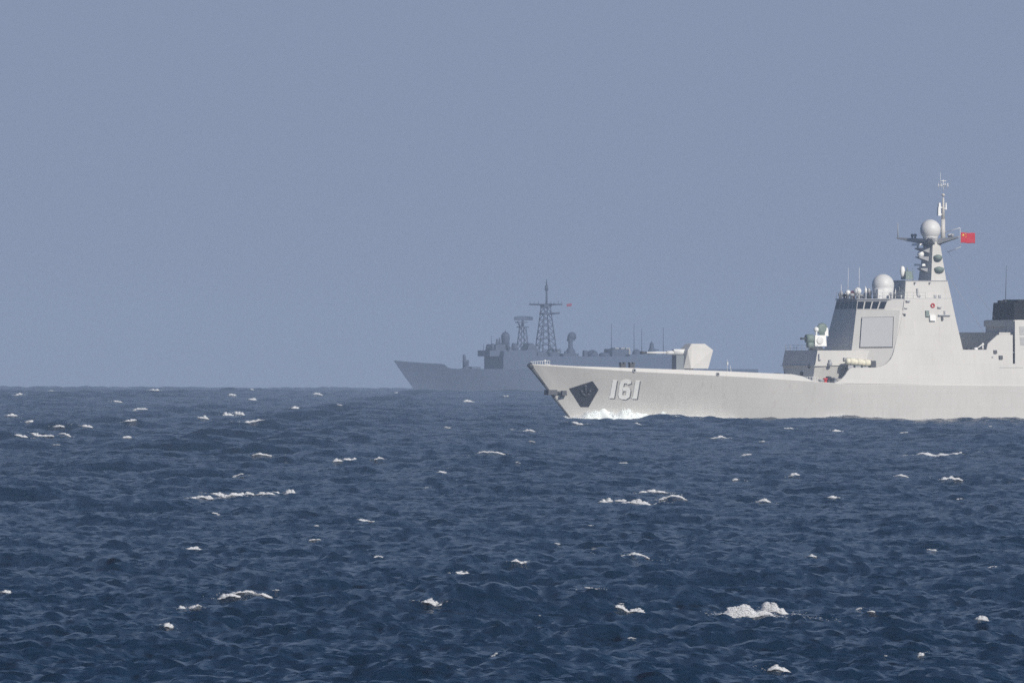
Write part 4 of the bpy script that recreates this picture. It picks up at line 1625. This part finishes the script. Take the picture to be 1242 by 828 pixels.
# ---- bow wave
def bow_wave():
    PR = ([5.6, 6.8, 8.0, 9.5, 10.8, 12.2, 14.0, 16.5, 19.5, 24, 31], [0.6, 1.3, 1.5, 1.9, 2.9, 2.5, 2.25, 1.9, 1.5, 1.1, 0.6])
    WD = ([5.6, 8, 12, 20, 31], [0.7, 1.8, 2.8, 3.0, 2.0])
    def surf(L, v, jit=0.0):
        prof = np.interp(L, *PR) * (1 + 0.16 * np.sin(L * 2.3) + 0.1 * np.sin(L * 5.1 + 1))
        hp = np.interp(L, np.linspace(0, 40, 200), [max(hullP(l, 0.8), 0.0) for l in np.linspace(0, 40, 200)])
        P = hp - 0.2 + v * np.interp(L, *WD)
        Z = prof * np.clip(1 - v ** 1.3, 0, 1) * (0.85 + 0.15 * np.sin(v * 6 + L * 1.3)) - 0.4 * v - 0.1 + jit
        return L, P, Z
    def world(L, P, Z):
        return D.O[0] + L * D.c + P * D.s, D.O[1] + L * D.s - P * D.c, Z + D.O[2]
    u, v = np.meshgrid(np.linspace(0, 1, 150), np.linspace(0, 1, 26), indexing='ij')
    L, P, Z = surf(5.6 + u * 25.0, v)
    Z = Z - 0.02 + 0.10 * lumps(L, P * 1.4, 51, 1.4, 5)
    o = grid_mesh('bow_wave', *world(L, P, Z))
    o.data.materials.append(M['aerated'])
    tag(o, 'white foaming bow wave curling along the destroyer bow', 'bow wave', kind='stuff')
    g = np.random.default_rng(8)
    n = 7000
    Lr = 5.4 + 25.6 * g.uniform(0, 1, n) ** 1.5
    vr = np.abs(g.normal(0, .5, n)) % 1.0
    keep = (lumps(Lr * .8, vr * 4, 9, 1.6, 4) + np.where((Lr > 8.2) & (Lr < 12), -.15, .3)) > -0.05
    Lr, vr = Lr[keep], vr[keep]
    n = len(Lr)
    L, P, Z = surf(Lr, vr, g.normal(0, .09, n) + np.abs(g.normal(0, .16, n)) * (Lr < 16))
    x, y, z = world(L + g.normal(0, .1, n), P, Z)
    w2 = g.uniform(0.02, 0.07, n)
    Cw, Rw = [np.stack([x, y, z], -1)], [w2]
    n = 2600                                                  # foam line running aft along the plating
    Lr = 20 + 60 * g.uniform(0, 1, n) ** 1.8
    k = lumps(Lr * .35, Lr * 0, 4, 1.2, 4) > 0.0
    Lr = Lr[k]
    P = np.array([hullP(l, 0.2) for l in Lr]) + np.abs(g.normal(0, .5, len(Lr)))
    x, y, z = world(Lr, P, 0 * Lr)
    H, *_ = sea_fields(x, y)
    Cw.append(np.stack([x, y, z + H + .05], -1))
    Rw.append(g.uniform(.05, .12, len(Lr)))
    o = blob_mesh('bow_spray', np.concatenate(Cw), np.concatenate(Rw), M['froth'])
    tag(o, 'white spray and foam thrown up at the destroyer bow', 'spray', kind='stuff')
bow_wave()

# ================================================================== FRIGATE
G = Frame(477.5, 7017.0, radians(29))
ga, gp_ = G.at, G.pt
frig = G.root('frigate', 'dark grey frigate with lattice masts, faint in the haze beyond the destroyer bow', 'warship')
fz = lambda py: ga(600, py)[1]
FB = smooth_tab([(0, 0), (3, 1.3), (8, 2.9), (16, 4.7), (28, 6.3), (42, 6.85), (110, 6.85), (136, 5.8)])
FWL = smooth_tab([(0, 0), (8, 1.3), (20, 3.6), (36, 5.6), (55, 6.5), (120, 6.4), (129, 5.2)])
FS = 9.0
fl_ = lambda px, P=0: ga(px, 450, P)[0]
FT = [(0, fz(437.0)), (fl_(500, 4.5), fz(438.6)), (fl_(525, 5.6), fz(440.4)), (fl_(541, 6.2), fz(441.2)), (fl_(546.5, 6.3), fz(446.4)), (fl_(560, 6.4), fz(447.2)), (138, fz(447.6))]


def fP(L, t):
    d = max(0, L - FS * (1 - t))
    f = max(t, 0) ** 1.2
    return ip(d, FWL) * (1 - f) + ip(d, FB) * f


h = MB()
us = np.linspace(0, 1, 90) ** 1.5
ts2 = [-0.5, 0, 0.2, 0.4, 0.6, 0.8, 1.0]
for sg in (1, -1):
    rows = []
    for t in ts2:
        Ls = FS * (1 - t)
        rows.append([(Ls + (138 - Ls) * u, sg * fP(Ls + (138 - Ls) * u, t), t * ip(Ls + (138 - Ls) * u, FT)) for u in us])
    h.loft(rows, cap=False, sm=True, closed=False)
    h.loft([rows[-1], [(p[0], 0, min(p[2], FT[-2][1]) if False else p[2] - 0.3) for p in rows[-1]]], cap=False, closed=False)
tr = [(138, fP(138, t), t * FT[-1][1]) for t in ts2] + [(138, -fP(138, t), t * FT[-1][1]) for t in reversed(ts2)]
h.add(tr, [list(range(len(tr)))])
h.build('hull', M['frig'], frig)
zd2 = FT[-1][1] - 0.3


def fblock(px0, px1, pyb, pyt, P, name, m='frig', taper=0.0, P0=None, parent=None):
    """block seen from its port side: columns px0..px1 on the plane P to port"""
    l0, l1 = ga(px0, 440, P)[0], ga(px1, 440, P)[0]
    z0, z1 = fz(pyb), fz(pyt)
    mb = MB()
    mb.box(l0, l1, -P if P0 is None else P0, P, z0, z1, taper)
    return mb.build(name, M[m], parent or frig)


# launcher on the foredeck
mb = MB()
q = gp_(565, 447)
mb.lathe((q[0], 0, zd2), [(1.7, 0), (1.7, .5), (1.0, .8), (0.9, 1.6)], 18)
mb.tube((q[0] - .3, 0, zd2 + 1.2), (q[0] - .7, 0, fz(430)), 0.85, 0.5, 8)
mb.tube((q[0] + .4, 0, zd2 + 1.4), (q[0] + .9, 0, fz(436.5)), 0.6, 0.35, 8)
mb.build('missile_launcher', M['frigd'], frig)
mb = MB()
q = gp_(575, 445)
mb.box(q[0] - 1.8, q[0] + 1.8, -1.6, 1.6, zd2, fz(444.5), .1)
mb.build('launcher_blast_shield', M['frig'], frig)
# main superstructure
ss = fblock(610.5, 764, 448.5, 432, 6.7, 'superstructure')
mb = MB()
l0 = ga(611, 440, 6.6)[0]
mb.loft([[(l0 - .1, -6.6, zd2), (l0 - .1, 6.6, zd2), (l0 + 8, 6.6, zd2), (l0 + 8, -6.6, zd2)], [(l0, -6.6, fz(425.5)), (l0, 6.6, fz(425.5)), (l0 + 8, 6.6, fz(425.5)), (l0 + 8, -6.6, fz(425.5))]])
fbri = mb.build('bridge_house', M['frig'], frig)
for k in range(9):
    mb = MB()
    p = -5.9 + k * 1.33
    mb.box(l0 - .06, l0 + .3, p, p + 1.0, fz(429.6), fz(427.2))
    mb.build('window', M['glass'], fbri)
fblock(594, 650, 432, 424.8, 4.2, 'upper_house')
fblock(601, 616, 425.4, 417.5, 3.6, 'bridge_top_house', 'frigd', .3)
fblock(618, 630, 425, 420.5, 3.0, 'bridge_top_house', 'frigd', .3)
for px, py0, py1, r0, r1, P in ((603, 425, 411, .9, .3, -1.5), (606, 420, 409.5, .5, .25, 1.5), (624, 426, 416, 1.3, .9, 2.5), (597.5, 426, 416.5, .7, .5, 3), (592, 426, 419.5, .6, .3, 0)):
    a = gp_(px, py0, P)
    mb = MB()
    mb.tube(a, (a[0], P, fz(py1)), r0, r1, 8)
    mb.build('deck_equipment', M['frigd'], frig)
# egg shaped fire control radome above the bridge
mb = MB()
q = gp_(613, 410)
mb.lathe((q[0], 0, 0), [(1.5, fz(419)), (1.35, fz(413)), (1.5, fz(410)), (1.45, fz(406.5)), (.9, fz(403.4)), (.2, fz(402.2))], 18)
mb.tube((q[0], 0, fz(403)), (q[0], 0, fz(399.5)), .12, .06, 6)
mb.build('fire_control_radome', M['frigd'], frig)


def lattice(frame_at, px, pyb, pyt, wb, wt, nlev, r, parent, name, m):
    L0 = ga(px, pyb)[0]
    zb_, zt_ = fz(pyb), fz(pyt)
    mb = MB()
    for (sa, sb) in ((1, 1), (1, -1), (-1, -1), (-1, 1)):
        mb.tube((L0 + sa * wb, sb * wb, zb_), (L0 + sa * wt, sb * wt, zt_), r, r * .8, 6)
    cs = [(1, 1), (1, -1), (-1, -1), (-1, 1)]
    for k in range(nlev):
        f0, f1 = k / nlev, (k + 1) / nlev
        w0, w1 = wb + (wt - wb) * f0, wb + (wt - wb) * f1
        z0, z1 = zb_ + (zt_ - zb_) * f0, zb_ + (zt_ - zb_) * f1
        for i in range(4):
            a, c = cs[i], cs[(i + 1) % 4]
            mb.tube((L0 + a[0] * w0, a[1] * w0, z0), (L0 + c[0] * w1, c[1] * w1, z1), r * .6, r * .6, 5)
            mb.tube((L0 + a[0] * w1, a[1] * w1, z1), (L0 + c[0] * w1, c[1] * w1, z1), r * .6, r * .6, 5)
    return mb.build(name, m, parent)


# fore mast with the air search radar
lm = lattice(ga, 634, 432, 396, 1.7, .8, 5, .17, frig, 'radar_mast', M['frigd'])
q = gp_(634, 395)
mb = MB()
mb.box(q[0] - 1.6, q[0] + 1.6, -1.4, 1.4, fz(397), fz(395.8))
mb.tube((q[0], 0, fz(396)), (q[0], 0, fz(388.5)), .55, .4, 8)
mb.tube((q[0] - 1.3, .5, fz(396)), (q[0] - 2.2, .5, fz(389.5)), .3, .25, 6)
mb.box(q[0] - 2.4, q[0] + 1.4, -.9, .9, fz(391.4), fz(390.2))
mb.build('radar_pedestal', M['frigd'], lm)
mb = MB()
for v in np.linspace(0, 1, 6):                           # open bar aerial
    pts = []
    for u in np.linspace(-1, 1, 13):
        pts.append((q[0] + u * 2.4 - .2, u * 2.2 + .9 * u * u, fz(388.3) + v * 1.35 * (1 - .35 * u * u) + .15 * abs(u)))
    mb.path(pts, 0.09, 5)
for u in np.linspace(-1, 1, 13):
    mb.tube((q[0] + u * 2.4 - .2, u * 2.2 + .9 * u * u, fz(388.3)), (q[0] + u * 2.4 - .2, u * 2.2 + .9 * u * u, fz(388.3) + 1.35 * (1 - .35 * u * u)), .06, .06, 5)
mb.build('search_radar_aerial', M['frig'], lm)
# main mast
mm = lattice(ga, 662, 434, 372, 2.9, 1.15, 8, .20, frig, 'main_mast', M['frigd'])
q = gp_(662, 370)
mb = MB()
Lq = q[0]
mb.tube((Lq + .3, 0, fz(374)), (Lq + .3, 0, fz(351)), .42, .3, 8)
mb.tube((Lq + .3, 0, fz(352)), (Lq + .3, 0, fz(346)), .62, .5, 10)
mb.tube((Lq + .3, 0, fz(346.5)), (Lq + .3, 0, fz(338.3)), .28, .14, 8)
mb.build('topmast', M['frigd'], mm)
mb = MB()
mb.box(Lq - 1.4, Lq + 1.4, -1.4, 1.4, fz(372.5), fz(369))
for sl, sp in ((-3.4, -5.4), (3.4, 5.4)):
    mb.tube((Lq, 0, fz(369.3)), (Lq + sl, sp, fz(369)), .38, .24, 6)
for k in (-.95, -.7, -.45, .3, .5, .75, .95):
    mb.tube((Lq + 3.4 * k, 5.4 * k, fz(369.5)), (Lq + 3.4 * k, 5.4 * k, fz(365.2)), .12, .06, 5)
mb.box(Lq - 1.6, Lq + 1.8, -1.6, 1.6, fz(381.5), fz(379.2))
mb.tube((Lq, 0, fz(380.5)), (Lq + 3.0, 4.0, fz(379.6)), .42, .34, 6)
mb.tube((Lq, 0, fz(380.5)), (Lq - 1.2, -2.2, fz(380.4)), .36, .24, 6)
mb.build('yard', M['frigd'], mm)
for px, pyb, pyt in ((653.5, 432, 384), (668.5, 433, 384), (671.5, 434, 410), (650.5, 432, 400)):
    a, c = gp_(px, pyb, 1.0), gp_(662 + (px - 662) * .35, pyt, .5)
    mb = MB()
    mb.tube(a, c, .14, .1, 5)
    mb.build('mast_stay', M['frigd'], mm)
# house with sloping sides abreast the masts
mb = MB()
l0, l1 = ga(635, 430, 2)[0], ga(658, 430, 2)[0]
mb.loft([[(l0, -3, fz(433)), (l0, 3, fz(433)), (l1, 3, fz(433)), (l1, -3, fz(433))], [(l0 + 2.4, -2, fz(416)), (l0 + 2.4, 2, fz(416)), (l1 - 3.6, 2, fz(416)), (l1 - 3.6, -2, fz(416))]])
mb.build('mast_house', M['frigd'], frig)
fblock(652, 680, 433, 427, 3.4, 'mast_house', 'frigd', .2)
fblock(672, 679, 428, 423, 2.4, 'deck_box', 'frigd', .1)
rq_ = random.Random(12)
for k in range(20):
    px = rq_.choice([rq_.uniform(596, 634), rq_.uniform(640, 704), rq_.uniform(705, 760)])
    P = rq_.uniform(-2, 4.5)
    q = gp_(px, 432, P)
    zb0 = fz(432.5) if px > 650 else fz(425)
    hh = rq_.uniform(.9, 3.0)
    w_ = rq_.uniform(.3, 1.1)
    mb = MB()
    if k % 2:
        mb.box(q[0] - w_, q[0] + w_, P - w_, P + w_, zb0, zb0 + hh, .08)
    else:
        mb.lathe((q[0], P, zb0), [(w_ * .7, 0), (w_ * .4, hh * .5), (w_ * .8, hh * .65), (w_ * .6, hh), (.05, hh + .2)], 10)
    mb.build('deck_equipment', M[rq_.choice(['frig', 'frigd', 'frigl'])], frig)
# director abaft the main mast
mb = MB()
q = gp_(692, 425)
mb.lathe((q[0], 0, 0), [(2.1, fz(433)), (1.5, fz(425)), (.8, fz(421)), (.75, fz(413))], 14)
mb.build('director_pedestal', M['frigd'], frig)
mb = MB()
c = gp_(694, 408)
mb.lathe((c[0] - .2, 0.2, c[2]), [(.1, -1.0), (1.2, -.9), (1.55, 0), (1.5, .4), (.2, 1.0)], 18, 'p')
mb.box(c[0] - 1.6, c[0] + .4, -.9, .9, c[2] - 1.6, c[2] + .2, .2)
mb.build('director_dish', M['frigd'], frig)
# side deck structures, gun, funnel, hangar
fblock(683, 702, 434, 428.6, 5.6, 'deck_house', 'frigd')
mb = MB()
q = gp_(718.5, 430, 1)
mb.lathe((q[0], 1, 0), [(1.9, fz(433)), (1.95, fz(429.5)), (1.6, fz(426.4)), (.8, fz(424.6)), (.1, fz(424))], 16)
mb.tube((q[0], 1, fz(427.5)), (q[0] - 1.6, 5.5, fz(425.5)), .16, .1, 8)
mb.build('gun_mount', M['frigd'], frig)
mb = MB()
q = gp_(733, 430, 2)
mb.lathe((q[0], 2, 0), [(1.8, fz(433)), (2.0, fz(430)), (1.5, fz(428)), (.1, fz(427.2))], 14)
mb.build('boat_cover', M['frigd'], frig)
fn = fblock(742.5, 763, 433, 423, 3.0, 'funnel', 'frigd', .15)
for px in (746, 753, 759):
    q = gp_(px, 423, .5)
    mb = MB()
    mb.box(q[0] - .8, q[0] + .8, -1.6, 2.0, fz(423.4), fz(421.6), .1)
    mb.build('exhaust_cap', M['frigl'], fn)
fblock(706, 842, 448, 433.2, 6.6, 'hangar_deckhouse', 'frig')
fblock(764, 838, 434, 429.6, 6.0, 'hangar', 'frig')
mb = MB()
q = gp_(772, 429, 1)
mb.ball((q[0], 1, fz(428.6)), 1.5, -.6)
mb.build('satellite_radome', M['frigd'], frig)
mb = MB()                                                     # close in gun on the hangar roof
q = gp_(790.5, 428, 0)
mb.lathe((q[0], 0, 0), [(1.7, fz(430)), (1.35, fz(426)), (.75, fz(421)), (.65, fz(417)), (.1, fz(413.8))], 14)
mb.tube((q[0], 0, fz(424)), (q[0] + 2.0, 1.4, fz(424.3)), .2, .16, 8)
mb.build('close_in_gun', M['frigd'], frig)
for px, pyb, pyt, P in ((741.5, 433, 392, 2), (769, 430, 392, 3), (778.3, 430, 398, -2), (804.5, 430, 397, 2), (586.5, 432, 417, 4), (596, 425, 407, 0)):
    a = gp_(px, pyb, P)
    mb = MB()
    mb.tube(a, (a[0], P, fz(pyt)), .15, .07, 5)
    mb.build('whip_antenna', M['frigd'], frig)
make_flag(G, 687.3, 368.6, 1.95, 0.95, 5.8, 'small red flag at the yard of the hazy frigate mast', [], -0.25, 0.1, 'dark_red')

# ================================================================== HAZE
mb = MB()
mb.box(-12600, 12600, -12600, 12600, -14.2, 38.5)
hz = mb.build('haze', bpy.data.materials.new('sea_haze'), None)
tag(hz, kind='stuff')
hm = hz.data.materials[0]
hm.use_nodes = True
hn = hm.node_tree
for nd in list(hn.nodes):
    if nd.type != 'OUTPUT_MATERIAL':
        hn.nodes.remove(nd)
vol = hn.nodes.new('ShaderNodeVolumePrincipled')
vol.inputs['Color'].default_value = (0.625, 0.767, 0.99, 1)
vol.inputs['Density'].default_value = 8.0e-5
vol.inputs['Anisotropy'].default_value = 0.0
hn.links.new(vol.outputs[0], hn.nodes['Material Output'].inputs['Volume'])
